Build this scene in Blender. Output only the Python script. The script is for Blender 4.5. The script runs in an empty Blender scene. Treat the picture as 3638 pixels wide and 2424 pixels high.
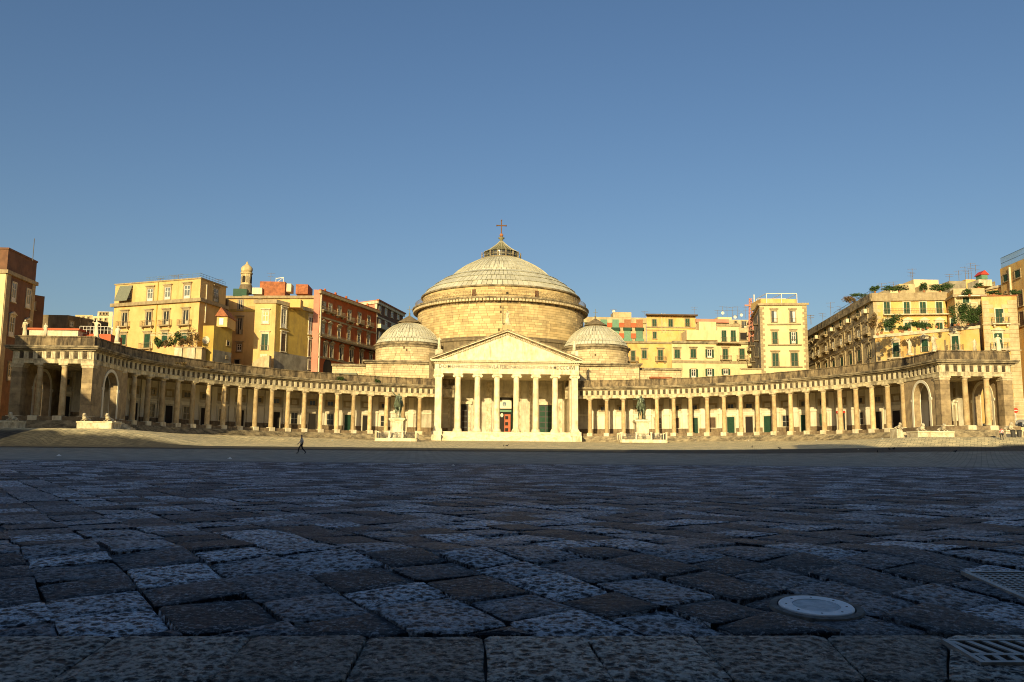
import bpy, bmesh, math, random
from mathutils import Vector, Matrix
random.seed(7)
R_=math.radians; pi=math.pi; sin=math.sin; cos=math.cos
SC=bpy.context.scene
# ------------------------------------------------------------------ camera
FPX=3100.; CX=-8.7173; PSI=.0481; TH=.1333; RO=.0079
Fw=Vector((sin(PSI)*cos(TH),cos(PSI)*cos(TH),sin(TH))); Rt=Vector((cos(PSI),-sin(PSI),0)); Up=Rt.cross(Fw)
R2=Rt*cos(RO)+Up*sin(RO); U2=Up*cos(RO)-Rt*sin(RO)
cam=bpy.data.objects.new('camera',bpy.data.cameras.new('camera')); SC.collection.objects.link(cam)
cam.matrix_world=Matrix(((R2.x,U2.x,-Fw.x,CX),(R2.y,U2.y,-Fw.y,0),(R2.z,U2.z,-Fw.z,0),(0,0,0,1)))
cam.data.sensor_width=36; cam.data.lens=FPX/3638*36; cam.data.clip_start=.1; cam.data.clip_end=6000
SC.camera=cam
O=Vector((CX,0,0))
def ray(px,py): return Fw+R2*((px-1819)/FPX)-U2*((py-1212)/FPX)
def aty(px,py,Y): d=ray(px,py); return O+d*(Y/d.y)
def atz(px,py,z): d=ray(px,py); return O+d*(z/d.z)
# ------------------------------------------------------------------ sky, sun, exposure
SUN_EL=R_(14); SUN_AZ=R_(17)                    # light travels towards +Y, swung to +X
w=bpy.data.worlds.new('World'); SC.world=w; w.use_nodes=True
nt=w.node_tree; bg=nt.nodes['Background']
sky=nt.nodes.new('ShaderNodeTexSky'); sky.sky_type='NISHITA'; sky.sun_disc=False
sky.sun_elevation=SUN_EL; sky.sun_rotation=R_(180)+SUN_AZ; sky.air_density=1.0; sky.dust_density=2.2; sky.ozone_density=2.0
hs=nt.nodes.new('ShaderNodeHueSaturation'); hs.inputs['Saturation'].default_value=1.13; hs.inputs['Hue'].default_value=.505
nt.links.new(sky.outputs[0],hs.inputs['Color']); nt.links.new(hs.outputs[0],bg.inputs[0]); bg.inputs[1].default_value=.092
sl=bpy.data.lights.new('sun','SUN'); sl.energy=5; sl.angle=R_(.5); sl.color=(1,.81,.46)
so=bpy.data.objects.new('sun',sl); SC.collection.objects.link(so)
sd=Vector((sin(SUN_AZ)*cos(SUN_EL),cos(SUN_AZ)*cos(SUN_EL),-sin(SUN_EL)))
so.rotation_euler=sd.to_track_quat('-Z','Y').to_euler()
so.location=(-40,-60,60)
SC.view_settings.view_transform='Standard'; SC.view_settings.look='None'; SC.view_settings.exposure=.3; SC.view_settings.gamma=1
SC.view_settings.use_curve_mapping=False
SC.render.engine='CYCLES'; SC.cycles.filter_width=1.05
# ------------------------------------------------------------------ materials
def mat(name,c1,c2=None,sc=1.0,rough=.85,bump=0.,bsc=None,bdist=.02,stain=None,samt=.6,ssc=(1.2,1.2,.25),rnd=0.,spec=.3,metal=0.,det=6,sthr=(.48,.66),isl=True):
    m=bpy.data.materials.new(name); m.use_nodes=True; t=m.node_tree; N=t.nodes; L=t.links
    b=N['Principled BSDF']; b.inputs['Roughness'].default_value=rough; b.inputs['Metallic'].default_value=metal
    b.inputs['Specular IOR Level'].default_value=spec
    g=N.new('ShaderNodeNewGeometry')
    c2=c2 or tuple(x*.8 for x in c1)
    n=N.new('ShaderNodeTexNoise'); n.inputs['Scale'].default_value=sc; n.inputs['Detail'].default_value=det; n.inputs['Roughness'].default_value=.62
    L.new(g.outputs['Position'],n.inputs['Vector'])
    mx=N.new('ShaderNodeMix'); mx.data_type='RGBA'; mx.inputs[6].default_value=(*c1,1); mx.inputs[7].default_value=(*c2,1)
    mr=N.new('ShaderNodeMapRange'); mr.inputs[1].default_value=.36; mr.inputs[2].default_value=.64; L.new(n.outputs[0],mr.inputs[0])
    L.new(mr.outputs[0],mx.inputs[0]); out=mx.outputs[2]
    if stain:
        mp=N.new('ShaderNodeMapping'); mp.inputs['Scale'].default_value=ssc; L.new(g.outputs['Position'],mp.inputs[0])
        n2=N.new('ShaderNodeTexNoise'); n2.inputs['Scale'].default_value=1; n2.inputs['Detail'].default_value=7; n2.inputs['Roughness'].default_value=.65; L.new(mp.outputs[0],n2.inputs[0])
        r2=N.new('ShaderNodeMapRange'); r2.inputs[1].default_value=sthr[0]; r2.inputs[2].default_value=sthr[1]; r2.inputs[4].default_value=samt; L.new(n2.outputs[0],r2.inputs[0])
        m2=N.new('ShaderNodeMix'); m2.data_type='RGBA'; m2.inputs[7].default_value=(*stain,1); L.new(out,m2.inputs[6]); L.new(r2.outputs[0],m2.inputs[0]); out=m2.outputs[2]
    if rnd:
        oi=N.new('ShaderNodeObjectInfo'); ad=N.new('ShaderNodeMath'); ad.operation='ADD'; L.new(oi.outputs['Random'],ad.inputs[0])
        if isl: L.new(g.outputs['Random Per Island'],ad.inputs[1])
        fr=N.new('ShaderNodeMath'); fr.operation='FRACT'; L.new(ad.outputs[0],fr.inputs[0])
        r3=N.new('ShaderNodeMapRange'); r3.inputs[3].default_value=1-rnd; r3.inputs[4].default_value=1+rnd*.7; L.new(fr.outputs[0],r3.inputs[0])
        vm=N.new('ShaderNodeVectorMath'); vm.operation='SCALE'; L.new(out,vm.inputs[0]); L.new(r3.outputs[0],vm.inputs['Scale']); out=vm.outputs[0]
    L.new(out,b.inputs['Base Color'])
    if bump:
        n3=N.new('ShaderNodeTexNoise'); n3.inputs['Scale'].default_value=bsc or sc*6; n3.inputs['Detail'].default_value=5; L.new(g.outputs['Position'],n3.inputs['Vector'])
        bp=N.new('ShaderNodeBump'); bp.inputs['Strength'].default_value=bump; bp.inputs['Distance'].default_value=bdist; L.new(n3.outputs[0],bp.inputs['Height']); L.new(bp.outputs[0],b.inputs['Normal'])
    return m
M={}
M['marble']=mat('pale marble',(.78,.71,.50),(.66,.55,.33),.9,.6,.3,6,.03,(.36,.25,.11),.6,(1.4,1.4,.35),rnd=.06)
M['marble2']=mat('weathered marble',(.74,.66,.46),(.52,.42,.25),1.6,.7,.5,5,.04,(.22,.17,.10),.7,(1.5,1.5,.6))
M['white']=mat('white plaster',(.80,.74,.56),(.72,.64,.44),.5,.8,.1,8,.01,(.5,.4,.24),.3)
M['wallup']=mat('aged grey plaster',(.64,.58,.42),(.50,.44,.31),.7,.85,.15,6,.01,(.2,.16,.1),.5)
M['dado']=mat('brown tufa dado',(.30,.22,.12),(.16,.11,.06),1.5,.9,.5,7,.03,(.07,.05,.03),.6)
M['colstone']=mat('piperno column stone',(.58,.42,.20),(.38,.26,.12),1.3,.9,.5,6,.04,(.62,.50,.28),.6,(1.5,1.5,.7),rnd=.30,isl=False)
M['pier']=mat('dark pier masonry',(.42,.31,.16),(.22,.16,.09),.9,.9,.5,6,.04,(.45,.34,.18),.6,(1,1,.8),rnd=.25)
M['colcap']=mat('column capital stone',(.68,.57,.35),(.46,.36,.20),2,.8,.3,6,.03,(.2,.14,.08),.4)
M['entab']=mat('entablature stone',(.74,.64,.39),(.58,.47,.26),1.2,.8,.4,6,.03,(.14,.11,.07),.8,(1.1,1.1,.4),sthr=(.44,.64))
M['trig']=mat('triglyph marble',(.74,.66,.44),(.54,.45,.27),1.5,.8,.3,6,.03,(.2,.15,.09),.5,rnd=.12)
M['metope']=mat('dark metope stone',(.07,.055,.035),(.16,.12,.07),2.5,.9,.8,9,.06,(.05,.04,.03),.5,rnd=.3)
M['attic']=mat('blackened attic and shade stone',(.38,.285,.15),(.22,.16,.085),.9,.95,.6,5,.05,(.045,.035,.025),.85,(1.1,1.1,.35),rnd=.12,sthr=(.42,.60))
M['cornice']=mat('weathered cornice',(.42,.34,.20),(.24,.19,.11),1.1,.9,.4,6,.04,(.06,.05,.035),.8,(.7,.7,.9),sthr=(.44,.62))
M['ashlar']=mat('honey ashlar',(.62,.475,.235),(.54,.39,.175),.25,.85,.3,5,.03,(.20,.13,.06),.55,(.6,.6,.13),rnd=.26,sthr=(.55,.75))
M['ashlar2']=mat('pale ashlar',(.66,.53,.31),(.58,.45,.24),.4,.85,.3,5,.03,(.24,.17,.09),.55,(.8,.8,.2),rnd=.22,sthr=(.52,.72))
M['joint']=mat('dark mortar',(.13,.09,.045),None,2,.95)
M['darkash']=mat('lichen darkened masonry',(.20,.155,.085),(.11,.085,.05),.8,.95,.6,4,.06,(.36,.27,.14),.5,rnd=.2)
M['roofstone']=mat('grey green roof slabs',(.58,.56,.42),(.51,.49,.36),.6,.8,.2,5,.02,(.28,.23,.11),.5,(.6,.6,.25),rnd=.13,sthr=(.5,.7))
M['rib']=mat('roof rib lead',(.52,.49,.35),(.42,.39,.26),.8,.7,stain=(.28,.22,.12),rnd=.1)
M['verdi']=mat('lantern copper',(.13,.125,.055),(.22,.20,.10),1.5,.6,.2,6,.02,(.06,.05,.03),.5)
M['cone']=mat('brown cap slate',(.26,.20,.11),(.16,.12,.065),1.5,.85,.4,6,.03,(.05,.04,.03),.5)
M['bronze']=mat('green bronze',(.10,.13,.075),(.20,.24,.15),2.2,.5,.4,7,.03,(.035,.04,.025),.7,(2,2,1.2),metal=.35,spec=.5)
M['rust']=mat('rusty iron',(.17,.075,.03),(.09,.045,.02),4,.8)
M['iron']=mat('dark iron',(.05,.045,.035),None,3,.6,spec=.5)
M['rail']=mat('weathered railing',(.20,.15,.085),None,3,.7)
M['glass']=mat('dark glass',(.025,.03,.03),(.04,.04,.035),1,.15,spec=.6)
M['glassp']=mat('pale window glass',(.20,.22,.20),(.10,.12,.11),1,.15,spec=.6)
M['dark']=mat('dark interior',(.03,.024,.018),None,1,.9)
M['green']=mat('green shutter paint',(.018,.065,.032),(.012,.045,.024),2,.65,rnd=.25)
M['green2']=mat('pale green paint',(.16,.30,.18),(.12,.24,.15),2,.65,rnd=.2)
M['brownw']=mat('brown shutter paint',(.12,.075,.04),(.08,.05,.03),2,.65,rnd=.3)
M['sash']=mat('white painted sash',(.72,.68,.55),None,2,.6)
M['trim']=mat('window surround stucco',(.40,.32,.18),(.30,.23,.12),1.5,.85,stain=(.2,.14,.08),rnd=.1)
M['trimw']=mat('pale window surround',(.70,.62,.42),(.58,.5,.32),1.5,.85,stain=(.3,.22,.12),rnd=.1)
M['curtain']=mat('white curtain',(.75,.72,.62),None,3,.9)
M['yellow']=mat('yellow stucco',(.66,.455,.185),(.57,.37,.14),.35,.9,.15,3,.02,(.40,.25,.08),.75,(.6,.6,.14),sthr=(.50,.72))
M['yellow2']=mat('mustard stucco',(.54,.37,.075),(.42,.28,.06),.5,.9,.15,3,.02,(.24,.17,.07),.8,(.6,.6,.18),sthr=(.48,.7))
M['cream']=mat('cream stucco',(.72,.57,.31),(.64,.50,.26),.35,.9,.1,3,.02,(.42,.30,.14),.7,(.6,.6,.14),sthr=(.52,.74))
M['orange']=mat('ochre orange stucco',(.70,.42,.12),(.62,.46,.19),.6,.9,.15,3,.02,(.38,.22,.08),.75,(.6,.6,.2),sthr=(.48,.70))
M['beige']=mat('beige peeling stucco',(.58,.47,.26),(.44,.34,.18),.8,.9,.2,3,.02,(.24,.18,.10),.6,(.7,.7,.3))
M['greige']=mat('grey cement render',(.34,.30,.21),(.22,.19,.13),.7,.95,.3,3,.03,(.12,.10,.07),.6,(.6,.6,.3))
M['redw']=mat('pompeian red stucco',(.44,.115,.03),(.33,.08,.02),.5,.9,.15,3,.02,(.20,.05,.02),.5,(.5,.5,.15),sthr=(.5,.72))
M['pink']=mat('salmon pink stucco',(.60,.26,.17),(.50,.20,.13),.4,.9,.1,3,.02,(.3,.14,.08),.45,(.5,.5,.15))
M['brick']=mat('red brown stucco',(.21,.105,.055),(.14,.075,.042),.6,.9,.2,3,.02,(.10,.05,.03),.6,(.5,.5,.3))
M['tuff']=mat('brown tuff wall',(.24,.18,.10),(.13,.10,.055),.5,.95,.5,3,.05,(.06,.05,.03),.6)
M['terra']=mat('terracotta tiles',(.42,.15,.06),(.22,.08,.035),1.2,.85,.3,8,.02,rnd=.2)
M['redpanel']=mat('red parapet panel',(.55,.13,.05),None,1,.8)
M['leaf']=mat('dark leaves',(.035,.07,.018),(.07,.11,.03),2.5,.6,rnd=.4)
M['leafdry']=mat('dry reddish leaves',(.20,.10,.04),(.12,.10,.03),2.5,.7,rnd=.4)
M['pot']=mat('clay pot',(.38,.16,.07),None,3,.8)
M['red']=mat('red sign paint',(.62,.06,.03),None,2,.5)
M['door_red']=mat('orange red wooden door',(.50,.12,.04),(.40,.09,.03),2,.5)
M['skin']=mat('skin',(.42,.24,.15),None,4,.6)
M['cloth_dark']=mat('black cloth',(.012,.013,.018),None,4,.9)
M['metal']=mat('galvanised metal',(.80,.84,.88),(.62,.68,.74),9,.38,.5,60,.004,metal=.0,spec=.5)
M['metal2']=mat('worn cast iron',(.42,.42,.40),(.26,.26,.26),9,.5,.5,40,.004,metal=.3,spec=.5)
M['litter']=mat('white paper',(.8,.8,.75),None,3,.8)
M['carp']=mat('dark car paint',(.03,.035,.045),None,2,.25,spec=.6)
M['carw']=mat('silver car paint',(.45,.45,.43),None,2,.3,spec=.6)
M['rubber']=mat('tyre rubber',(.02,.02,.02),None,3,.9)
M['belv']=mat('belvedere stucco',(.62,.50,.27),(.44,.34,.17),1,.85,stain=(.2,.15,.08))
M['awning']=mat('grey green awning',(.20,.21,.15),None,3,.9)
M['bluefence']=mat('blue roof railing',(.13,.19,.24),None,3,.6)
M['metalin']=mat('worn cover centre',(.42,.50,.56),(.62,.68,.72),14,.5,.6,80,.004,(.22,.28,.30),.6,(9,9,9))
M['glit']=mat('ring concrete',(.22,.21,.19),(.09,.09,.085),12,.8,.7,50,.008)
# ------------------------------------------------------------------ mesh helpers
WL={}
def link(o,parent=None,wl=None):
    SC.collection.objects.link(o)
    wl=Vector(wl or (0,0,0)); WL[o.name]=wl
    if parent: o.parent=parent; o.location=wl-WL[parent.name]
    else: o.location=wl
    return o
def thing(name,label,cat,loc=(0,0,0),group=None,rz=0):
    o=bpy.data.objects.new(name,None); link(o,None,loc); o['label']=label; o['category']=cat; o.rotation_euler.z=rz
    if group:o['group']=group
    return o
def tag(o,label,cat,group=None):
    o['label']=label;o['category']=cat
    if group:o['group']=group
    return o
class MB:
    def __init__(s): s.v=[];s.f=[];s.m=[];s.mi=0
    def add(s,vs,fs):
        k=len(s.v); s.v+=[tuple(v) for v in vs]; s.f+=[tuple(i+k for i in f) for f in fs]; s.m+=[s.mi]*len(fs); return s
    def box(s,x0,x1,y0,y1,z0,z1):
        return s.add([(x0,y0,z0),(x1,y0,z0),(x1,y1,z0),(x0,y1,z0),(x0,y0,z1),(x1,y0,z1),(x1,y1,z1),(x0,y1,z1)],
            [(0,3,2,1),(4,5,6,7),(0,1,5,4),(1,2,6,5),(2,3,7,6),(3,0,4,7)])
    def arc(s,r0,r1,z0,z1,a0,a1,n,cx=0,cy=0,caps=True):
        k=len(s.v); vs=[];fs=[]
        for i in range(n+1):
            a=a0+(a1-a0)*i/n
            for r,z in((r0,z0),(r1,z0),(r1,z1),(r0,z1)): vs.append((cx+r*sin(a),cy+r*cos(a),z))
        for i in range(n):
            for j in range(4): q=(j+1)%4; fs.append((4*i+j,4*i+q,4*i+4+q,4*i+4+j))
        if caps: fs+=[(3,2,1,0),(4*n,4*n+1,4*n+2,4*n+3)]
        return s.add(vs,fs)
    def lathe(s,prof,n=24,cx=0,cy=0,a0=0,a1=2*pi):
        full=abs(a1-a0-2*pi)<1e-6; vs=[];fs=[]; m=n if full else n+1; k=len(prof)
        for i in range(m):
            a=a0+(a1-a0)*i/n
            vs+=[(cx+r*sin(a),cy+r*cos(a),z) for r,z in prof]
        for i in range(n):
            j=(i+1)%m
            for q in range(k-1): fs.append((i*k+q,i*k+q+1,j*k+q+1,j*k+q))
        if full:
            fs.append(tuple(i*k for i in range(n))); fs.append(tuple(i*k+k-1 for i in reversed(range(n))))
        return s.add(vs,fs)
    def prism(s,pts,z0,z1):
        n=len(pts); return s.add([(x,y,z0) for x,y in pts]+[(x,y,z1) for x,y in pts],
            [tuple(reversed(range(n))),tuple(range(n,2*n))]+[(i,(i+1)%n,n+(i+1)%n,n+i) for i in range(n)])
    def ext(s,pts,y0,y1):   # polygon in xz, extruded along y
        n=len(pts); return s.add([(x,y0,z) for x,z in pts]+[(x,y1,z) for x,z in pts],
            [tuple(range(n)),tuple(reversed(range(n,2*n)))]+[((i+1)%n,i,n+i,n+(i+1)%n) for i in range(n)])
    def bar(s,a,b,r,n=4):
        a=Vector(a);b=Vector(b);d=(b-a)
        if d.length<1e-6:return s
        d.normalize(); u=d.cross(Vector((0,0,1)) if abs(d.z)<.9 else Vector((1,0,0))).normalized(); w=d.cross(u)
        vs=[];
        for p in(a,b):
            for i in range(n): t=2*pi*(i+.5)/n; vs.append(p+u*(r*cos(t))+w*(r*sin(t)))
        return s.add(vs,[(i,(i+1)%n,n+(i+1)%n,n+i) for i in range(n)]+[tuple(reversed(range(n))),tuple(range(n,2*n))])
    def xf(s,mt): s.v=[tuple(mt@Vector(v)) for v in s.v]; return s
    def mesh(s,name,mats,smooth=False,org=None):
        me=bpy.data.meshes.new(name); o=org or (0,0,0)
        me.from_pydata([(v[0]-o[0],v[1]-o[1],v[2]-o[2]) for v in s.v],[],s.f)
        for m in (mats if isinstance(mats,(list,tuple)) else [mats]): me.materials.append(M[m] if isinstance(m,str) else m)
        if any(s.m): me.polygons.foreach_set('material_index',s.m)
        bm=bmesh.new(); bm.from_mesh(me); bmesh.ops.recalc_face_normals(bm,faces=bm.faces); bm.to_mesh(me); bm.free()
        if smooth: me.shade_smooth() if hasattr(me,'shade_smooth') else me.polygons.foreach_set('use_smooth',[True]*len(me.polygons))
        return me
    def build(s,name,mats,parent=None,org=None,smooth=False,kind=None,label=None):
        if org is None: org=WL[parent.name] if parent else (0,0,0)
        o=bpy.data.objects.new(name,s.mesh(name,mats,smooth,org)); link(o,parent,org)
        if kind:o['kind']=kind
        if label:o['label']=label
        return o
def smooth_by_angle(o,a=35):
    me=o.data; bm=bmesh.new(); bm.from_mesh(me)
    for f in bm.faces:f.smooth=True
    for e in bm.edges:
        if len(e.link_faces)==2 and e.calc_face_angle(0)>R_(a): e.smooth=False
    bm.to_mesh(me); bm.free(); return o
def inst(me,name,parent,loc,rz=0,local=False,sc=None):
    o=bpy.data.objects.new(name,me); SC.collection.objects.link(o); o.parent=parent
    l=Vector(loc); o.location=l if local else l-WL[parent.name]; o.rotation_euler.z=rz
    WL[o.name]=WL[parent.name]+o.location if local else l
    if sc:o.scale=sc
    return o
def skin(chain,edges,sub=1,name='tmp'):
    me=bpy.data.meshes.new(name); me.from_pydata([c[:3] for c in chain],edges,[])
    o=bpy.data.objects.new(name,me); SC.collection.objects.link(o)
    m=o.modifiers.new('s','SKIN'); m.use_smooth_shade=True
    if not me.skin_vertices: bm=bmesh.new(); bm.from_mesh(me); bm.verts.layers.skin.verify(); bm.to_mesh(me); bm.free()
    for i,c in enumerate(chain):
        sv=me.skin_vertices[0].data[i]; r=c[3]; sv.radius=(r,c[4] if len(c)>4 else r); sv.use_root=(i==0)
    m2=o.modifiers.new('u','SUBSURF'); m2.levels=sub; m2.render_levels=sub
    bpy.context.view_layer.update(); dg=bpy.context.evaluated_depsgraph_get()
    out=bpy.data.meshes.new_from_object(o.evaluated_get(dg)); bpy.data.objects.remove(o); return out
# ------------------------------------------------------------------ piazza ground
def smoothst(a,b,x): t=max(0,min(1,(x-a)/(b-a))); return t*t*(3-2*t)
def prof(y):
    if y<4: return -1.607
    if y<9.72: return -1.24+.11*(y-7.34)
    pts=[(9.72,-.978),(30,-.70),(55,-.26),(85,.27),(120,1.42),(177,3.38),(181,3.45),(9999,3.45)]
    for (a,za),(b,zb) in zip(pts,pts[1:]):
        if y<=b: return za+(zb-za)*(y-a)/(b-a)
def gz(x,y):
    if y<9.72: return prof(y)
    ye=(121 if x>0 else 118.5)+56*math.sqrt(max(0,1-min(1,abs(x)/61)**2))
    z=prof(y)+.75*smoothst(15,60,x)*smoothst(60,108,y)
    s=smoothst(-13,-1,y-ye)*smoothst(12,45,abs(x))
    s=max(s,smoothst(-10,0,y-(121.5 if x>0 else 118.5))*smoothst(42,56,abs(x)))
    return min(3.45,z+(3.45-z)*s)
def near(px,py):
    d=ray(px,py); t=(-1.24-.11*7.34)/(d.z-.11*d.y); return O+d*t
def ground_hit(px,py):
    d=ray(px,py); lo,hi=3.,200.
    t=3.
    while t<200:
        p=O+d*(t/d.y)
        if p.z<gz(p.x,p.y): break
        t+=.25
    return O+d*(t/d.y)
def ground_mat():
    m=mat('lava stone setts',(.058,.058,.055),(.100,.095,.082),.8,.8,.0,spec=.15); t=m.node_tree;N=t.nodes;L=t.links
    b=N['Principled BSDF']; src=b.inputs['Base Color'].links[0].from_socket
    g=N.new('ShaderNodeNewGeometry')
    mp=N.new('ShaderNodeMapping'); mp.inputs['Rotation'].default_value=(0,0,R_(31)); L.new(g.outputs['Position'],mp.inputs[0])
    br=N.new('ShaderNodeTexBrick'); br.inputs['Scale'].default_value=1; br.inputs['Brick Width'].default_value=.85; br.inputs['Row Height'].default_value=.62; br.inputs['Mortar Size'].default_value=.03
    br.inputs['Color1'].default_value=(.82,.82,.82,1);br.inputs['Color2'].default_value=(1.12,1.12,1.12,1);br.inputs['Mortar'].default_value=(.35,.35,.35,1)
    L.new(mp.outputs[0],br.inputs[0])
    mm=N.new('ShaderNodeMix');mm.data_type='RGBA';mm.blend_type='MULTIPLY';mm.inputs[0].default_value=1;L.new(src,mm.inputs[6]);L.new(br.outputs[0],mm.inputs[7])
    # tone bands painted in by distance: slabs, paler band, shade strip, sunlit apron
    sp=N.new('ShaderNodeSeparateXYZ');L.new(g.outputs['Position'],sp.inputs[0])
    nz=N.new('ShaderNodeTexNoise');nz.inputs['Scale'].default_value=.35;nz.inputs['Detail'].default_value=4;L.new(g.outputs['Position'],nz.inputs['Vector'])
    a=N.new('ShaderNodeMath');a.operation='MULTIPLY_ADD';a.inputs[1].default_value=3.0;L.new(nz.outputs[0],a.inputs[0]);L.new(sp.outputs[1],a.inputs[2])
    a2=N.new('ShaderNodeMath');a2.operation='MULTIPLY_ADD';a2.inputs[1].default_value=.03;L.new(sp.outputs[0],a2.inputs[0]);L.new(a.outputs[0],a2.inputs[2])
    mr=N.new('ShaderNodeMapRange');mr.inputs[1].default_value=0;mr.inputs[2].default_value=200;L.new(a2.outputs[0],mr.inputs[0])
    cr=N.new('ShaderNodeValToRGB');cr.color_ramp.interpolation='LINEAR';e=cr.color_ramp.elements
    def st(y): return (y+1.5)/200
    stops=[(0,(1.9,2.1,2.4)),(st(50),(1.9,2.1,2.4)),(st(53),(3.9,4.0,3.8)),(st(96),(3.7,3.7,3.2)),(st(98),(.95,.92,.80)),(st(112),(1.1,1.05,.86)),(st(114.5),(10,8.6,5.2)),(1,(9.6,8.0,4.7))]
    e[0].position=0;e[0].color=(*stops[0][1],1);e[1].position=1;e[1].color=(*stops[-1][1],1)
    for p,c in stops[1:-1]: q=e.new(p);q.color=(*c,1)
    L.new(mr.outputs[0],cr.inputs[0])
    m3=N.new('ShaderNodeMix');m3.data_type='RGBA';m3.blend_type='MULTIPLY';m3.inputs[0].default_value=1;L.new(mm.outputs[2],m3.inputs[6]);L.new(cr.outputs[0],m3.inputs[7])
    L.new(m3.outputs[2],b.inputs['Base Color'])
    bp=N.new('ShaderNodeBump');bp.inputs['Strength'].default_value=.8;bp.inputs['Distance'].default_value=.05
    n3=N.new('ShaderNodeTexNoise');n3.inputs['Scale'].default_value=5;n3.inputs['Detail'].default_value=6;L.new(g.outputs['Position'],n3.inputs['Vector'])
    ad=N.new('ShaderNodeMath');ad.operation='MULTIPLY_ADD';ad.inputs[1].default_value=-.6;L.new(br.outputs['Fac'],ad.inputs[0]);L.new(n3.outputs[0],ad.inputs[2])
    L.new(ad.outputs[0],bp.inputs['Height']);L.new(bp.outputs[0],b.inputs['Normal'])
    return m
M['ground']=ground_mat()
def slab_mat(nm='lava paving slab',lo_=(.009,.018,.034),hi_=(.76,.84,.94),fl=.12,fh=1.0):
    m=bpy.data.materials.new(nm); m.use_nodes=True;t=m.node_tree;N=t.nodes;L=t.links;b=N['Principled BSDF']
    g=N.new('ShaderNodeNewGeometry');oi=N.new('ShaderNodeObjectInfo')
    ad=N.new('ShaderNodeMath');ad.operation='ADD';L.new(oi.outputs['Random'],ad.inputs[0]);L.new(g.outputs['Random Per Island'],ad.inputs[1])
    fq=N.new('ShaderNodeMath');fq.operation='FRACT';L.new(ad.outputs[0],fq.inputs[0])
    fr=N.new('ShaderNodeMapRange');fr.inputs[3].default_value=fl;fr.inputs[4].default_value=fh;L.new(fq.outputs[0],fr.inputs[0])
    # chiselled pits: smooth voronoi stretched by noise
    wp=N.new('ShaderNodeTexNoise');wp.inputs['Scale'].default_value=9;wp.inputs['Detail'].default_value=3;L.new(g.outputs['Position'],wp.inputs['Vector'])
    wa=N.new('ShaderNodeVectorMath');wa.operation='SCALE';wa.inputs['Scale'].default_value=.07;L.new(wp.outputs['Color'],wa.inputs[0])
    wb=N.new('ShaderNodeVectorMath');wb.operation='ADD';L.new(g.outputs['Position'],wb.inputs[0]);L.new(wa.outputs[0],wb.inputs[1])
    v=N.new('ShaderNodeTexVoronoi');v.feature='SMOOTH_F1';v.inputs['Scale'].default_value=12;v.inputs['Smoothness'].default_value=.35;L.new(wb.outputs[0],v.inputs['Vector'])
    n=N.new('ShaderNodeTexNoise');n.inputs['Scale'].default_value=26;n.inputs['Detail'].default_value=7;n.inputs['Roughness'].default_value=.65;L.new(g.outputs['Position'],n.inputs['Vector'])
    nl=N.new('ShaderNodeTexNoise');nl.inputs['Scale'].default_value=3;nl.inputs['Detail'].default_value=3;L.new(g.outputs['Position'],nl.inputs['Vector'])
    h=N.new('ShaderNodeMath');h.operation='MULTIPLY_ADD';L.new(v.outputs['Distance'],h.inputs[0])
    pk=N.new('ShaderNodeMapRange');pk.inputs[1].default_value=.35;pk.inputs[2].default_value=1;pk.inputs[3].default_value=.6;pk.inputs[4].default_value=2.0;L.new(fr.outputs[0],pk.inputs[0])
    L.new(pk.outputs[0],h.inputs[1]);
    n6=N.new('ShaderNodeMath');n6.operation='MULTIPLY';n6.inputs[1].default_value=.9;L.new(n.outputs[0],n6.inputs[0]);L.new(n6.outputs[0],h.inputs[2])
    h2=N.new('ShaderNodeMath');h2.operation='MULTIPLY_ADD';h2.inputs[1].default_value=1.2;L.new(nl.outputs[0],h2.inputs[0]);L.new(h.outputs[0],h2.inputs[2])
    bp=N.new('ShaderNodeBump');bp.inputs['Strength'].default_value=1;bp.inputs['Distance'].default_value=.06;L.new(h2.outputs[0],bp.inputs['Height']);L.new(bp.outputs[0],b.inputs['Normal'])
    # colour: dark lava, worn ridges and fine grain with sky glints painted pale, per slab tone
    def mrg(src,a,b,c=0.,d=1.):
        q=N.new('ShaderNodeMapRange');q.inputs[1].default_value=a;q.inputs[2].default_value=b;q.inputs[3].default_value=c;q.inputs[4].default_value=d;L.new(src,q.inputs[0]);return q.outputs[0]
    def mul(a,b,op='MULTIPLY'):
        q=N.new('ShaderNodeMath');q.operation=op
        for i,x in enumerate((a,b)):
            if isinstance(x,(int,float)): q.inputs[i].default_value=x
            else: L.new(x,q.inputs[i])
        return q.outputs[0]
    ng=N.new('ShaderNodeTexNoise');ng.inputs['Scale'].default_value=24;ng.inputs['Detail'].default_value=5;ng.inputs['Roughness'].default_value=.7;L.new(g.outputs['Position'],ng.inputs['Vector'])
    ridge=mul(mrg(v.outputs['Distance'],.33,.47),mrg(ng.outputs[0],.40,.54,.1,1))
    grain=mul(mrg(ng.outputs[0],.53,.60),mrg(nl.outputs[0],.38,.60,.3,1))
    pw=mul(mrg(fr.outputs[0],.30,1.0,.0,1.),1.0)
    f1=mul(ridge,pw); f2=mul(grain,mrg(fr.outputs[0],0,1,.40,.85)); fc=mul(mul(f1,f2,'MAXIMUM'),1.0)
    mx=N.new('ShaderNodeMix');mx.data_type='RGBA';mx.inputs[6].default_value=(*lo_,1);mx.inputs[7].default_value=(*hi_,1);L.new(fc,mx.inputs[0])
    vm=N.new('ShaderNodeVectorMath');vm.operation='SCALE';L.new(mx.outputs[2],vm.inputs[0]);L.new(mrg(fr.outputs[0],0,1,.7,1.25),vm.inputs['Scale']);L.new(vm.outputs[0],b.inputs['Base Color'])
    rr=N.new('ShaderNodeMapRange');rr.inputs[3].default_value=.42;rr.inputs[4].default_value=.68;L.new(n.outputs[0],rr.inputs[0]);L.new(rr.outputs[0],b.inputs['Roughness'])
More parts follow.
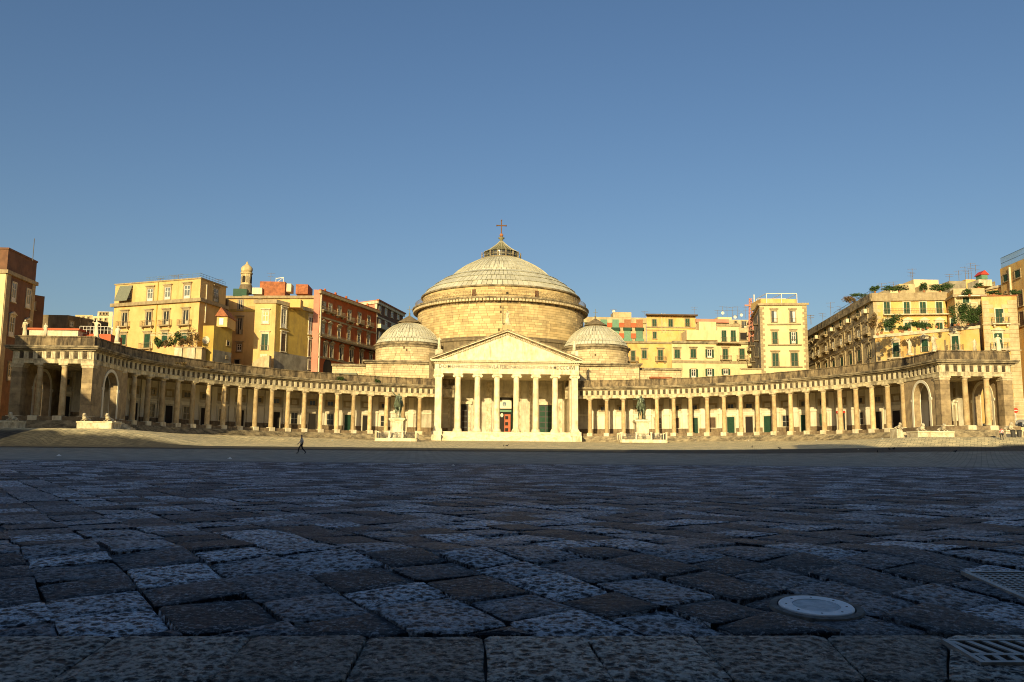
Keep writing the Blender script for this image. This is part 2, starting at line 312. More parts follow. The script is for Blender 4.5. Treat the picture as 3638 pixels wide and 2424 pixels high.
    b.inputs['Specular IOR Level'].default_value=.14
    return m
M['slab']=slab_mat(); M['kerbs']=slab_mat('worn warm lit kerb lava',(.016,.022,.028),(.80,.79,.72),.55,.80)  # kerb copy warmed in colour for reflected light on the front rows
xs=[-2500,-1200,-500,-250,-150]+[x for x in range(-110,-60,10)]+[x*2.0 for x in range(-31,32)]+[x for x in range(70,111,10)]+[150,250,500,1200,2500]
ys=[-900,-300,-80,-20,0,3,4,4.6,5.2,5.7,6.69,8,9.72,12,15,18,22,26,30,34,38,42,46,50,51,54,58]+list(range(62,190,3))+[200,260,400,800,1500,3000]
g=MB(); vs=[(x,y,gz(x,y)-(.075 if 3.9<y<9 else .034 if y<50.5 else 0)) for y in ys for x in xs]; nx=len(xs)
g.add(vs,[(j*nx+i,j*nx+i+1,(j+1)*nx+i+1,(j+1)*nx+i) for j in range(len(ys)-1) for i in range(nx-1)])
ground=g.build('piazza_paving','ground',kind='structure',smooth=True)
# slabs
def clip(poly,a,b,c):   # keep a x + b y >= c
    out=[]
    for i in range(len(poly)):
        p,q=poly[i],poly[(i+1)%len(poly)]; dp=a*p[0]+b*p[1]-c; dq=a*q[0]+b*q[1]-c
        if dp>=0: out.append(p)
        if dp*dq<0: t=dp/(dp-dq); out.append((p[0]+(q[0]-p[0])*t,p[1]+(q[1]-p[1])*t))
    return out
def slab(mb,poly,seed,gap=.012,lift=0.,tilt=.02,thick=.09,bev=.009):
    rn=random.Random(seed); cxp=sum(p[0] for p in poly)/len(poly); cyp=sum(p[1] for p in poly)/len(poly)
    pts=[]
    n=len(poly)
    for i in range(n):
        p,q=poly[i],poly[(i+1)%n]; L=math.hypot(q[0]-p[0],q[1]-p[1])
        if L<.05: continue
        k=2 if L<.9 else 3
        # rounded corner start, mid points
        for j in range(k):
            t=(j+.16 if j==0 else j)/k
            if j==0: pts.append((p[0]+(q[0]-p[0])*.07,p[1]+(q[1]-p[1])*.07))
            else: pts.append((p[0]+(q[0]-p[0])*t+rn.uniform(-.012,.012),p[1]+(q[1]-p[1])*t+rn.uniform(-.012,.012)))
        pts.append((p[0]+(q[0]-p[0])*.94,p[1]+(q[1]-p[1])*.94))
    tx,ty=rn.uniform(-tilt,tilt),rn.uniform(-tilt,tilt); dz=rn.uniform(-.008,.008)+lift
    def ring(off,z):
        out=[]
        for (x,y) in pts:
            d=math.hypot(x-cxp,y-cyp) or 1; s=max(.1,(d-off)/d); X=cxp+(x-cxp)*s; Y=cyp+(y-cyp)*s
            out.append((X,Y,gz(X,Y)+z+dz+tx*(X-cxp)+ty*(Y-cyp)))
        return out
    r0=ring(gap,-thick);r1=ring(gap,-bev);r2=ring(gap+bev*.8,-.004);r3=ring(gap+.11,.004); m=len(pts)
    cz=gz(cxp,cyp)+dz+.008
    mb.add(r0+r1+r2+r3+[(cxp,cyp,cz)],[(a*m+i,a*m+(i+1)%m,(a+1)*m+(i+1)%m,(a+1)*m+i) for a in range(3) for i in range(m)]+[(3*m+i,3*m+(i+1)%m,4*m) for i in range(m)])
    return cxp,cyp
AZ=R_(-31.3); v1=(sin(AZ),cos(AZ)); v2=(cos(AZ),-sin(AZ))
slabs=[]; rn=random.Random(5); b0=-55.
p_cover=near(2900,2160)
while b0<75:
    wd=rn.uniform(.60,.80); a0=-45+rn.uniform(0,1)
    while a0<75:
        ln=rn.uniform(.55,1.0); j=lambda:rn.uniform(-.035,.035)
        q=[(b0,a0),(b0+wd,a0),(b0+wd,a0+ln),(b0,a0+ln)]
        poly=[(v2[0]*b+v1[0]*a+j(),7+v2[1]*b+v1[1]*a+j()) for b,a in q]
        cxq=sum(p[0] for p in poly)/4;cyq=sum(p[1] for p in poly)/4
        lx=(cxq-CX)
        if cyq>6.3 and cyq<50.3 and -9-.56*cyq*1.03<lx<.68*cyq+9:
            poly=clip(poly,0,1,6.735)
            if len(poly)>2:
                ar=abs(sum(poly[i][0]*poly[(i+1)%len(poly)][1]-poly[(i+1)%len(poly)][0]*poly[i][1] for i in range(len(poly))))/2
                if ar>.03: slabs.append((cyq,poly))
        a0+=ln
    b0+=wd
slabs.sort(key=lambda s:s[0]+(0 if -.8-.56*s[0]<s[1][0][0]-CX<.68*s[0]+.8 else 100))
NIND=280
far=MB()
for i,(cy_,poly) in enumerate(slabs):
    if i<NIND:
        mb=MB(); hid=math.hypot(sum(p[0] for p in poly)/len(poly)-p_cover.x,cy_-p_cover.y)<.75
        c=slab(mb,poly,i,tilt=.008 if hid else .035,lift=-.01 if hid else 0,gap=.009)
        mb.build('paving_slab','slab',ground,org=(c[0],c[1],gz(*c)),smooth=False); 
    else: slab(far,poly,i,tilt=.012,gap=.026)
far.build('paving_slab','slab',ground,kind='stuff')
# kerb rows (long slabs)
jt=[(-420,2215,-820,2405),(70,2205,-180,2405),(463,2227,200,2405),(915,2246,760,2405),(1321,2232,1228,2408),(1715,2243,1726,2408),(2070,2243,2180,2414),(2450,2254,2600,2410),(2900,2240,3060,2405),(3328,2240,3335,2405),(3900,2240,4050,2405),(4300,2240,4500,2405)]
YT,YB=6.69,5.72
xsj=[(near(a,b).x,near(c,d).x) for a,b,c,d in jt]
for i,((ta,ba),(tb,bb)) in enumerate(zip(xsj,xsj[1:])):
    mb=MB(); lo=[(ba,YB),(bb,YB),(tb,YT),(ta,YT)]
    c=slab(mb,lo,900+i,gap=.008,tilt=.006,lift=.012); mb.build('kerb_slab','kerbs',ground,org=(c[0],c[1],gz(*c)))
x=-14.
i=0
while x<0:
    ln=rn.uniform(1.0,1.7); mb=MB(); c=slab(mb,[(x,4.62),(x+ln,4.62),(x+ln,5.68),(x,5.68)],950+i,gap=.01,tilt=.01,lift=.0); mb.build('kerb_slab','kerbs',ground,org=(c[0],c[1],gz(*c))); x+=ln;i+=1
for o in list(bpy.data.objects):
    if o.name.startswith(('paving_slab','kerb_slab')): smooth_by_angle(o,40)
# manhole cover
z0=p_cover.z+.012
t=thing('manhole_cover','round pale metal manhole cover set in a stone ring among the dark slabs','manhole cover',(p_cover.x,p_cover.y,z0))
t.rotation_euler.x=math.atan(.11)
def loc_build(mb,name,m,parent,**k): # mesh already in parent's local space
    o=bpy.data.objects.new(name,mb.mesh(name,m,k.get('smooth',False))); SC.collection.objects.link(o); o.parent=parent; WL[o.name]=WL[parent.name]; return o
rg=MB(); rg.lathe([(.315,-.06),(.318,.0),(.325,.004),(.375,.001),(.39,-.03)],48); loc_build(rg,'stone_ring','glit',t)
dk=MB(); dk.lathe([(0,.008),(.185,.008),(.187,.002),(.193,.002),(.195,.012),(.298,.012),(.305,.004),(.305,-.03)],48); d_=loc_build(dk,'cover_plate','metal',t)
ic=MB(); ic.lathe([(0,.0095),(.182,.0095),(.184,.006)],40); loc_build(ic,'cover_centre','metalin',d_)
hl=MB()
for k in range(8):
    a=2*pi*k/8+.2; hl=MB(); hl.lathe([(0,.0135),(.010,.0135),(.011,.010)],8,.245*sin(a),.245*cos(a)); loc_build(hl,'lifting_hole','dark',t)

# mesh grating
pa=near(3415,2040)
t=thing('drain_grating','square meshed steel grating sunk between the slabs beside the manhole cover','drain grating',(pa.x,pa.y,pa.z+.02)); t.rotation_euler.x=math.atan(.11)
fr=MB(); W=1.1; D=.98
fr.box(0,W,-.05,0,-.04,.012);fr.box(0,W,-D,-D+.05,-.04,.012);fr.box(0,.06,-D+.052,-.052,-.04,.012);fr.box(W-.05,W,-D+.052,-.052,-.04,.012); loc_build(fr,'frame','metal2',t)
for k in range(12): bm_=MB(); y=-.10-k*.07; bm_.box(.062,W-.052,y-.012,y+.012,-.004,.006); loc_build(bm_,'bar','metal2',t)
for k in range(13): bm_=MB(); x=.10+k*.075; bm_.box(x-.012,x+.012,-D+.053,-.053,-.005,.004); loc_build(bm_,'cross_bar','metal2',t)
pt=MB(); pt.box(.01,W-.01,-D+.01,-.01,-.014,-.006); loc_build(pt,'drain_pit','dark',t)
# slotted gully grate in the kerb row
pb=near(3345,2290)
t=thing('gully_grate','cast iron gully grate with slanted slots let into the kerb slabs','gully grate',(pb.x,pb.y,pb.z+.03)); t.rotation_euler.x=math.atan(.11)
W=.95;D=.50
fr=MB(); fr.box(0,W,-.035,0,-.05,.01); fr.ext([(0,0),(0,0),(0,0)],0,0) if False else None
fr.box(0,W,-D,-D+.035,-.05,.01);fr.box(0,.04,-D+.035,-.035,-.05,.01);fr.box(W-.04,W,-D+.035,-.035,-.05,.01);fr.box(.04,W-.04,-.345,-.305,-.05,.008); loc_build(fr,'frame','metal2',t)
for k in range(9):
    x=.03+k*.125; b_=MB(); b_.add([(x,-.036,.008),(x+.048,-.036,.008),(x+.13,-.304,.008),(x+.08,-.304,.008),(x,-.036,-.004),(x+.048,-.036,-.004),(x+.13,-.304,-.004),(x+.08,-.304,-.004)],[(0,3,2,1),(4,5,6,7),(0,1,5,4),(1,2,6,5),(2,3,7,6),(3,0,4,7)])
    if x+.13<W-.03: loc_build(b_,'slanted_bar','metal2',t)
for k in range(8):
    x=.06+k*.11; b_=MB(); b_.box(x,x+.045,-.464,-.346,-.004,.006); loc_build(b_,'short_bar','metal2',t)
pt=MB(); pt.box(.01,W-.01,-D+.01,-.01,-.014,-.006); loc_build(pt,'drain_pit','dark',t)
# ------------------------------------------------------------------ palace behind the camera (casts the shade over the square)
PT=34.6
t=thing('royal_palace','long grey palace front behind the viewer shading the square','palace',(0,-14,-1.6))
p=MB();p.box(-26,130,-40,-14,-1.6,PT-1.2);p.build('wall','greige',t)
p=MB();p.box(-120,-26.01,-40,-14,-1.6,PT-4.4);p.build('wall','greige',t)
p=MB();p.box(-26.6,130.6,-40.6,-13.2,PT-1.2,PT);p.build('cornice','trim',t)
p=MB();p.box(-120.6,-26.61,-40.6,-13.2,PT-4.4,PT-3.2);p.build('cornice','trim',t)
p=MB();p.ext([(-5,PT),(6,PT),(3,PT+4),(0,PT+6),(-3.5,PT+6.3),(-4.5,PT+5)],-20,-15);p.build('roof_gable','trim',t)
wm=MB();wm.box(-1.1,1.1,0,.25,0,4.2);wm=wm.mesh('window','trimw'); gm=MB();gm.box(-.75,.75,.25,.28,.3,3.9);gm=gm.mesh('pane','glass')
for r in range(3):
    for k in range(21):
        o=inst(wm,'window',t,(-100+k*10,-14,6+r*9)); inst(gm,'pane',o,(0,0,0),local=True)
# side palace on the left, out of frame, whose roof throws the slanting shade on the left pavilion
t=thing('side_palace','plain yellow side palace left of the square beside the pavilion','palace',(-90,90,1))
XE=-68.5-(22.5-12.85)*1.17
p=MB();p.box(XE-24,XE-.6,62,124,-1,21.6);p.build('wall','orange',t)
p=MB();p.box(XE-24.5,XE,61.5,124.5,21.6,22.5);p.build('cornice','trim',t)
for r in range(3):
    for k in range(10):
        o=inst(wm,'window',t,(XE-.6,66+k*5.8,4+r*6),rz=-pi/2); inst(gm,'pane',o,(0,0,0),local=True)
# ------------------------------------------------------------------ colonnade wings
YC=126.0; RR=64.0; DP=.0567
ZS=4.74; ZF=5.32; ZA=12.85; ZF0=13.42; ZF1=14.62; ZC1=15.32; ZP=16.78; RW=71.6
def pol(r,a): return (r*sin(a),YC+r*cos(a))
def tz(me,a,x0,y0): pass
# shared column meshes (local: origin at pedestal base, -y faces the square)
def col_meshes():
    ped=MB();ped.box(-.58,.58,-.58,.58,0,.72); 
    sh=MB();pf=[(.02,.72),(.47,.72),(.47,.78)]
    H=ZA-ZS-.52
    for i in range(9):
        t=i/8; pf.append((.455-.075*t**1.6,.80+(H-.80)*t))
    pf.append((.02,H)); sh.lathe(pf,20)
    cp=MB();cp.lathe([(.02,H-.02),(.40,H-.02),(.40,H+.06),(.44,H+.10),(.44,H+.14),(.57,H+.28),(.02,H+.28)],20); cp.box(-.62,.62,-.62,.62,H+.281,H+.52)
    return ped.mesh('pedestal','marble'),sh.mesh('column','colstone',True),cp.mesh('capital','colcap')
PED,SHF,CAP=col_meshes()
for me in (SHF,CAP): pass
TRIG=MB()
for k in (-1,0,1): TRIG.box(k*.2-.075,k*.2+.075,-.10,0,.04,1.08)
TRIG.box(-.30,.30,-.05,.0,.03,1.09);TRIG.box(-.31,.31,-.12,.0,1.1,1.19); TRIG=TRIG.mesh('triglyph','trig')
METS=[]
for s in range(4):
    q=MB();q.box(-.27,.27,-.03,0,.10,1.06); rr=random.Random(s)
    if s%2==0: q.lathe([(0,0),(.2,0),(.2,.05),(.1,.09),(0,.09)],10); 
    k0=8
    if s%2==0: q.v[8:]=[(x,-.03-z,y+.58) for x,y,z in q.v[8:]]
    else: q.ext([(-.15,.25),(.18,.3),(.1,.85),(-.12,.9),(-.2,.6)],-.10,-.03)
    METS.append(q.mesh('metope','metope'))
def opening(parent,loc,rz,kind,k):
    """bay furniture on a wall; local frame: x along, -y outward, z from floor"""
    fr=MB(); w=.72 if kind in('win','shut','bwin') else .82; z0=1.35 if kind in('win','shut','bwin') else 0.02; z1=3.55
    fr.box(-w-.28,-w,-.10,0,z0,z1);fr.box(w,w+.28,-.10,0,z0,z1);fr.box(-w-.28,w+.28,-.12,0,z1+.002,z1+.32)
    if z0>1: fr.box(-w-.3,w+.3,-.16,0,z0-.16,z0-.002)
    name='window' if z0>1 else 'door'
    o=bpy.data.objects.new(name,fr.mesh(name,'trimw')); SC.collection.objects.link(o);o.parent=parent;o.location=Vector(loc)-WL[parent.name];o.rotation_euler.z=rz;WL[o.name]=Vector(loc)
    pn=MB()
    m={'win':'glass','shut':'green2','bwin':'brownw','door':'dark','gdoor':'green','blank':'white','shop':'glass'}[kind]
    pn.box(-w,w,-.03,-.002,z0,z1)
    if kind in('shut','gdoor','bwin'):
        for j in range(10): z=z0+(z1-z0)*(j+.3)/10; pn.box(-w+.08,-.04,-.05,-.03,z,z+.12);pn.box(.04,w-.08,-.05,-.03,z,z+.12)
    if kind=='win' or kind=='shop':
        pn.mi=1; pn.box(-.03,.03,-.06,-.03,z0,z1); pn.box(-w,w,-.06,-.03,z0+1.0,z0+1.06)
    loc_build(pn,'shutter' if kind in('shut','bwin') else ('pane' if kind in('win','shop') else 'door_leaf'),[m,'sash' if kind=='win' else 'iron'],o)
    if kind=='shop' or k in(28,29): 
        s=MB();s.box(-.95,.95,-.3,-.13,z1+.02,z1+.45);loc_build(s,'red_sign_board','red',o)
        s=MB();s.box(-.6,.6,-.315,-.30,z1+.16,z1+.30);loc_build(s,'sign_stripe','sash',o)
    return o
def upper(parent,loc,rz,kind):
    fr=MB();fr.box(-1.1,-.62,-.08,0,5.1,6.55);fr.box(.62,1.1,-.08,0,5.1,6.55);fr.box(-.62,.62,-.08,0,6.2,6.55);fr.box(-.62,.62,-.08,0,5.1,5.35)
    o=bpy.data.objects.new('mezzanine_window',fr.mesh('mezzanine_window','trim'));SC.collection.objects.link(o);o.parent=parent;o.location=Vector(loc)-WL[parent.name];o.rotation_euler.z=rz;WL[o.name]=Vector(loc)
    p=MB();p.box(-.62,.62,-.03,-.002,5.35,6.2); p.mi=1
    if kind=='dark': p.box(-.03,.03,-.06,-.03,5.35,6.2)
    loc_build(p,'pane',['glass' if kind=='dark' else 'wallup','trim'],o); return o
def wing(side,ph0,label):
    t=thing('colonnade_wing',label,'colonnade',(pol(RR,side*.8)[0],pol(RR,side*.8)[1],3.4))
    A0,A1=.19,1.40; n=90
    sg=lambda a:side*a
    def ring(name,r0,r1,z0,z1,m,a0=A0,a1=A1,**k): q=MB();q.arc(r0,r1,z0,z1,sg(a0),sg(a1),n,cy=YC);return q.build(name,m,t,**k)
    # steps
    for k in range(7):
        z=ZF-.02-.27*(k+1) if k else ZF-.30
        r=RR-.75-.36*(k)
        z1=ZS-.0-.19*k
        ring('step',r-.36,r+.9,z1-.6,z1 if k else ZS, 'marble2' if False else 'cornice',a1=1.36)
    ring('floor',RR-.35,RW+.1,4.0,ZF,'dado')
    ring('wall',RW,RW+.9,4.0,ZC1,'wallup')
    ring('dado',RW-.10,RW-.002,ZF+.002,ZF+1.25,'dado')
    ring('string_course',RW-.22,RW-.002,ZF+4.25,ZF+4.5,'white')
    ring('ceiling',RR+.3,RW-.01,ZA+.25,ZA+.5,'trim')
    ring('architrave',RR-.47,RR+.45,ZA,ZF0-.10,'entab'); ring('fillet',RR-.53,RR+.45,ZF0-.098,ZF0,'entab')
    ring('frieze',RR-.42,RR+.45,ZF0+.002,ZF1,'entab')
    ring('cornice',RR-.75,RR+.5,ZF1+.002,ZF1+.22,'cornice'); ring('cornice',RR-1.15,RR+.5,ZF1+.224,ZF1+.45,'cornice'); ring('cornice',RR-1.3,RR+.5,ZF1+.454,ZC1,'cornice')
    ring('roof',RR+.3,RW+1.3,ZC1+.3,ZC1+.5,'dado')
    # attic panels one by one
    na=int((A1-A0)/(DP/1.0)); q=MB();q.arc(RR-.35,RR+.25,ZC1+.002,ZP-.15,sg(A0),sg(A1),n,cy=YC);q.build('parapet','attic',t)
    a=A0; da=(A1-A0)/44
    pm=MB();pm.arc(RR-.43,RR-.352,ZC1+.10,ZP-.26,-da*.5+.0006,da*.5-.0006,2);pm=pm.mesh('parapet_panel','attic')
    cm=MB();cm.arc(RR-.50,RR+.32,ZP-.15,ZP,-da*.5+.0004,da*.5-.0004,2);cm=cm.mesh('coping_stone','attic')
    for k in range(44):
        aa=sg(A0+da*(k+.5)); 
        o=inst(pm,'parapet_panel',t,(0,YC,0),rz=-aa); o.location.z+=random.uniform(-.02,.02)
        o=inst(cm,'coping_stone',t,(0,YC,random.uniform(-.03,.05)),rz=-aa)
    # columns
    for k in range(20):
        a=sg(ph0+DP*k); x,y=pol(RR,a)
        o=inst(SHF,'column',t,(x,y,ZS),rz=-a); inst(PED,'pedestal',o,(0,0,0),local=True); inst(CAP,'capital',o,(0,0,0),local=True)
    # triglyphs and metopes
    j=0; a=ph0-DP
    while a<1.385:
        x,y=pol(RR-.42,sg(a)); 
        if a>A0+.01:
            inst(TRIG,'triglyph',t,(x,y,ZF0+.005),rz=-sg(a))
            am=a+DP/6; x,y=pol(RR-.42,sg(am)); inst(METS[(j*7+j//3)%4],'metope',t,(x,y,ZF0+.01),rz=-sg(am))
        a+=DP/3;j+=1
    # wall bays
    pil=MB();pil.box(-.55,.55,-.22,0,1.25,ZA-ZF+.2);pil.box(-.68,.68,-.34,0,4.15,4.6);pil.mi=1;pil.box(-.6,.6,-.26,0,0,1.248);pil=pil.mesh('pilaster',['white','dado'])
    pan=MB();pan.box(-1.25,1.25,-.115,0,1.26,4.24);pan=pan.mesh('wall_panel','white')
    L_=['door','win','door','blank','door','win','door','win','door','win','door','blank','door','win','door','win','gdoor','door','win','door']
    Rk=['blank','blank','shut','win','bwin','gdoor','bwin','gdoor','door','gdoor','win','gdoor','shut','shop','win','door','door','win','door','door']
    for k in range(20):
        a=sg(ph0+DP*(k+.5)); x,y=pol(RW-.0,a)
        ap=sg(ph0+DP*k); xp,yp=pol(RW,ap)
        inst(pil,'pilaster',t,(xp,yp,ZF),rz=-ap)
        kd=(Rk if side>0 else L_[::-1])[k]
        x,y=pol(RW-.002,a)
        inst(pan,'wall_panel',t,(x,y,ZF),rz=-a)
        x,y=pol(RW-.12,a)
        if kd!='blank': opening(t,(x,y,ZF),-a,kd,0)
        upper(t,pol(RW-.002,a)+(ZF,),-a,'dark' if (k*5+3)%7<4 else 'blind')
    return t
wr=wing(1,.2733,'right curved colonnade wing of brown columns between church portico and right pavilion')
wl=wing(-1,.3066,'left curved colonnade wing half in shade between left pavilion and church portico')
# ------------------------------------------------------------------ corner pavilions
def pavilion(side,label,YF):
    X0,X1=62.3,73.6; YB=139.6
    s=side; t=thing('corner_pavilion',label,'pavilion',(s*68,YF+5,3.4))
    def bx(name,x0,x1,y0,y1,z0,z1,m,org=None): 
        q=MB();q.box(min(s*x0,s*x1),max(s*x0,s*x1),y0,y1,z0,z1);return q.build(name,m,t)
    def bm(q,x0,x1,y0,y1,z0,z1): q.box(min(s*x0,s*x1),max(s*x0,s*x1),y0,y1,z0,z1)
    # steps round the front
    for k in range(7):
        z1=ZS-.19*k; e=.7+.34*k
        bx('step',X0-e,X1+e,YF-e,YB-.5,z1-.5-.01*k,z1-.001*k,'cornice')
    bx('floor',X0-.5,X1+.5,YF-.55,YB-.01,4.2,ZF-.003,'dado')
    # pedestal blocks
    for x in (X0+.75,X0+4.2,X0+7.6,X1-.75):
        q=MB();w=.62 if x in(X0+4.2,X0+7.6) else .95
        q.box(s*x-w,s*x+w,YF-w-.12 if w<.9 else YF-.25,YF+w*1.4,ZS,ZF+.08);q.build('pedestal','marble',t)
    for x in (X0+.75,X1-.75):
        q=MB()
        z=ZF+.081;kk=0
        while z<ZA-.62:
            h=min(.78,ZA-.6-z); d=.012*(kk%2)
            bm(q,x-.75+d,x+.75-d,YF+d,YF+1.5-d,z,z+h-.02); z+=h;kk+=1
        bm(q,x-.70,x+.70,YF+.05,YF+1.45,ZF+.08,ZA-.6); q.build('pier','pier',t)
        q=MB();bm(q,x-.82,x+.82,YF-.08,YF+1.58,ZA-.6,ZA-.3);bm(q,x-.92,x+.92,YF-.17,YF+1.66,ZA-.298,ZA-.002);q.build('pier_capital','colcap',t)
    for x in (X0+4.2,X0+7.6):
        o=inst(SHF,'column',t,(s*x,YF+.62,ZS),rz=0); inst(CAP,'capital',o,(0,0,0),local=True)
    # arched side walls (inner and outer)
    def arch_wall(xa,xb,name):
        zsp=9.85; r=2.45; yc=(YF+YB)/2+.3; z0=ZF; ztop=ZA-.002; q=MB()
        ya,yb=YF+1.52,YB-.02; prev=None
        bm(q,xa,xb,ya,yc-r,z0,ztop);bm(q,xa,xb,yc+r,yb,z0,ztop)
        N=16
        for i in range(N):
            a0=pi-pi*i/N;a1=pi-pi*(i+1)/N
            y0,z0_,y1,z1_=yc+r*cos(a0),zsp+r*sin(a0),yc+r*cos(a1),zsp+r*sin(a1)
            xl,xh=min(s*xa,s*xb),max(s*xa,s*xb)
            q.add([(xl,y0,z0_),(xl,y1,z1_),(xl,y1,ztop),(xl,y0,ztop),(xh,y0,z0_),(xh,y1,z1_),(xh,y1,ztop),(xh,y0,ztop)],[(0,1,2,3),(7,6,5,4),(0,4,5,1),(3,2,6,7)])
        o=q.build(name,'pier' ,t)
        q=MB()   # archivolt and imposts proud of the wall on both faces
        for xo in ((xa-.09,xa-.002),(xb+.002,xb+.09)):
            xl,xh=sorted((s*xo[0],s*xo[1]))
            for i in range(N):
                a0=pi-pi*i/N;a1=pi-pi*(i+1)/N
                P=[(yc+rr*cos(a),zsp+rr*sin(a)) for rr,a in((r-.02,a0),(r-.02,a1),(r+.42,a1),(r+.42,a0))]
                q.add([(xl,y,z) for y,z in P]+[(xh,y,z) for y,z in P],[(0,1,2,3),(7,6,5,4),(0,4,5,1),(3,2,6,7),(0,3,7,4),(1,5,6,2)])
            for sy in(-1,1): 
                y0,y1=sorted((yc+sy*(r-.04),yc+sy*(r+.75))); q.box(xl-.03,xh+.03,y0,y1,zsp-.45,zsp-.02)
                y0,y1=sorted((yc+sy*(r-.01),yc+sy*(r+.5))); q.box(xl,xh,y0,y1,ZF,zsp-.46)
        q.build('archivolt','white',t,org=None)
    arch_wall(X0+.15,X0+1.2,'arch_wall'); arch_wall(X1-1.2,X1-.15,'arch_wall')
    # back wall with panels and door
    bx('back_wall',X0+1.3,X1-.1,YB-.6,YB+.3,ZF,ZC1,'wallup')
    bx('dado',X0+1.3,X1-1.3,YB-.72,YB-.602,ZF,ZF+1.2,'dado')
    for x0,x1 in((X0+1.5,X0+3.6),(X0+7.9,X0+9.95)): bx('wall_panel',x0,x1,YB-.76,YB-.722,ZF+.0,ZF+4.3,'white')
    for x0,x1 in((X0+1.4,X0+3.7),(X0+7.8,X1-1.25)): bx('wall_cornice',x0,x1,YB-.9,YB-.602,ZF+4.32,ZF+4.6,'white')
    opening(t,(s*(X0+5.8),YB-.61,ZF),0,'door',0); 
    bx('ceiling',X0+.2,X1-.2,YF+.2,YB,ZA+.1,ZA+.3,'trim')
    def ent(name,e,z0,z1,m): bx(name,X0-e,X1+e,YF-e,YB+.3,z0,z1,m)
    ent('architrave',0.0,ZA,ZF0-.10,'entab');ent('fillet',.06,ZF0-.098,ZF0,'entab');ent('frieze',-.02,ZF0+.002,ZF1,'entab')
    ent('cornice',.35,ZF1+.002,ZF1+.22,'cornice');ent('cornice',.75,ZF1+.224,ZF1+.45,'cornice');ent('cornice',.9,ZF1+.454,ZC1,'cornice')
    ent('parapet',-.15,ZC1+.002,ZP-.17,'attic')
    N=9
    for k in range(N):
        x=X0+.62+(X1-X0-1.24)*k/(N-1); inst(TRIG,'triglyph',t,(s*x,YF+.02,ZF0+.005))
        if k<N-1: inst(METS[k%4],'metope',t,(s*(x+(X1-X0-1.24)/(N-1)/2),YF+.02,ZF0+.01))
        y=YF+.6+(YB-YF-1.)*k/(N-1); rz=-s*pi/2
        inst(TRIG,'triglyph',t,(s*(X0+.02),y,ZF0+.005),rz=rz)
        if k<N-1: inst(METS[(k+1)%4],'metope',t,(s*(X0+.02),y+(YB-YF-1.)/(N-1)/2,ZF0+.01),rz=rz)
    for k in range(6):
        dx=(X1-X0)/6; x=X0+dx*k
        bx('parapet_panel',x+.1,x+dx-.1,YF+.08,YF+.148,ZC1+.12,ZP-.28,'attic'); bx('coping_stone',x+.01,x+dx-.01,YF+.02,YF+.7,ZP-.168,ZP+random.uniform(-.02,.03),'attic')
        dy=(YB-YF)/6; y=YF+dy*k
        bx('parapet_panel',X0+.08,X0+.148,y+.1,y+dy-.1,ZC1+.12,ZP-.28,'attic'); bx('coping_stone',X0+.02,X0+.7,y+(.72 if k==0 else .01),y+dy-.01,ZP-.168,ZP+random.uniform(-.02,.03),'attic')
    return t
pr_=pavilion(1,'right corner pavilion of the colonnade, sunlit, with arch and square piers',128.3)
pl_=pavilion(-1,'left corner pavilion of the colonnade, crossed by slanting shade, with arch',126.4)
# ------------------------------------------------------------------ church
XC=-1.0; YPF=182.0; YD=222.3
t=church=thing('church','domed neoclassical church with columned portico, pediment and three domes','church',(XC,YPF,3.4))
def cb(name,x0,x1,y0,y1,z0,z1,m,parent=None,**k): q=MB();q.box(x0,x1,y0,y1,z0,z1);return q.build(name,m,parent or t,**k)
HX=14.23; FL=5.34
# podium and steps
for k in range(9):
    z1=FL-.21*k-.002; e=.30*k
    cb('step',XC-HX-.9+ (0),XC+HX+.9,YPF-1.0-e,YPF+1,z1-.5,z1,'marble')
for s in(-1,1):
    x0,x1=sorted((XC+s*(HX-.85),XC+s*(HX+1.05))); cb('stair_block',x0,x1,YPF-3.9,YPF-1.05,3.1,FL-.75,'marble'); cb('stair_block',x0-.12,x1+.12,YPF-2.2,YPF-.98,3.1,FL+.05,'marble')
    cb('podium_flank',*sorted((XC+s*(HX-1.05),XC+s*(HX+1.15))),YPF-.97,YPF+15,3.1,FL+.0,'marble')
cb('portico_floor',XC-HX+1.06,XC+HX-1.06,YPF+1,YPF+15.4,3.2,FL-.02,'marble')
# ionic column
CB=17.40
sh=MB();H=CB-FL
pf=[(.02,0),(.98,0),(.98,.22),(.90,.30),(.93,.42),(.80,.50),(.84,.62),(.70,.68)]
for i in range(9): u=i/8; pf.append((.68-.09*u**1.5,.70+(H-1.5-.70)*u))
pf+=[(.64,H-.78),(.64,H-.72),(.02,H-.72)]
sh.lathe(pf,28); IS=sh.mesh('column','marble',True)
cp=MB();cp.lathe([(.02,H-.715),(.60,H-.715),(.78,H-.5),(.02,H-.5)],24);cp.box(-.86,.86,-.66,.66,H-.498,H-.30);cp.box(-.95,.95,-.76,.76,H-.15,H-.002);cp.box(-.84,.84,-.62,.62,H-.298,H-.152)
for s in(-1,1):
    q=MB();q.lathe([(.02,-.66),(.30,-.66),(.30,.66),(.02,.66)],16); q.v=[(s*.78+x,z,H-.52+y) for x,y,z in q.v]; cp.add(q.v,q.f)
    q=MB();q.lathe([(.02,-.70),(.12,-.70),(.12,-.60),(.02,-.60)],10); q.v=[(s*.78+x,z,H-.52+y) for x,y,z in q.v]; cp.add(q.v,q.f)
    q=MB();q.lathe([(.20,-.685),(.245,-.685),(.245,-.64),(.20,-.64)],16); q.v=[(s*.78+x,z,H-.52+y) for x,y,z in q.v]; cp.add(q.v,q.f)
IC=cp.mesh('capital','marble')
for i in range(1,7):
    o=inst(IS,'column',t,(XC+4.066*(i-3.5),YPF,FL)); inst(IC,'capital',o,(0,0,0),local=True)
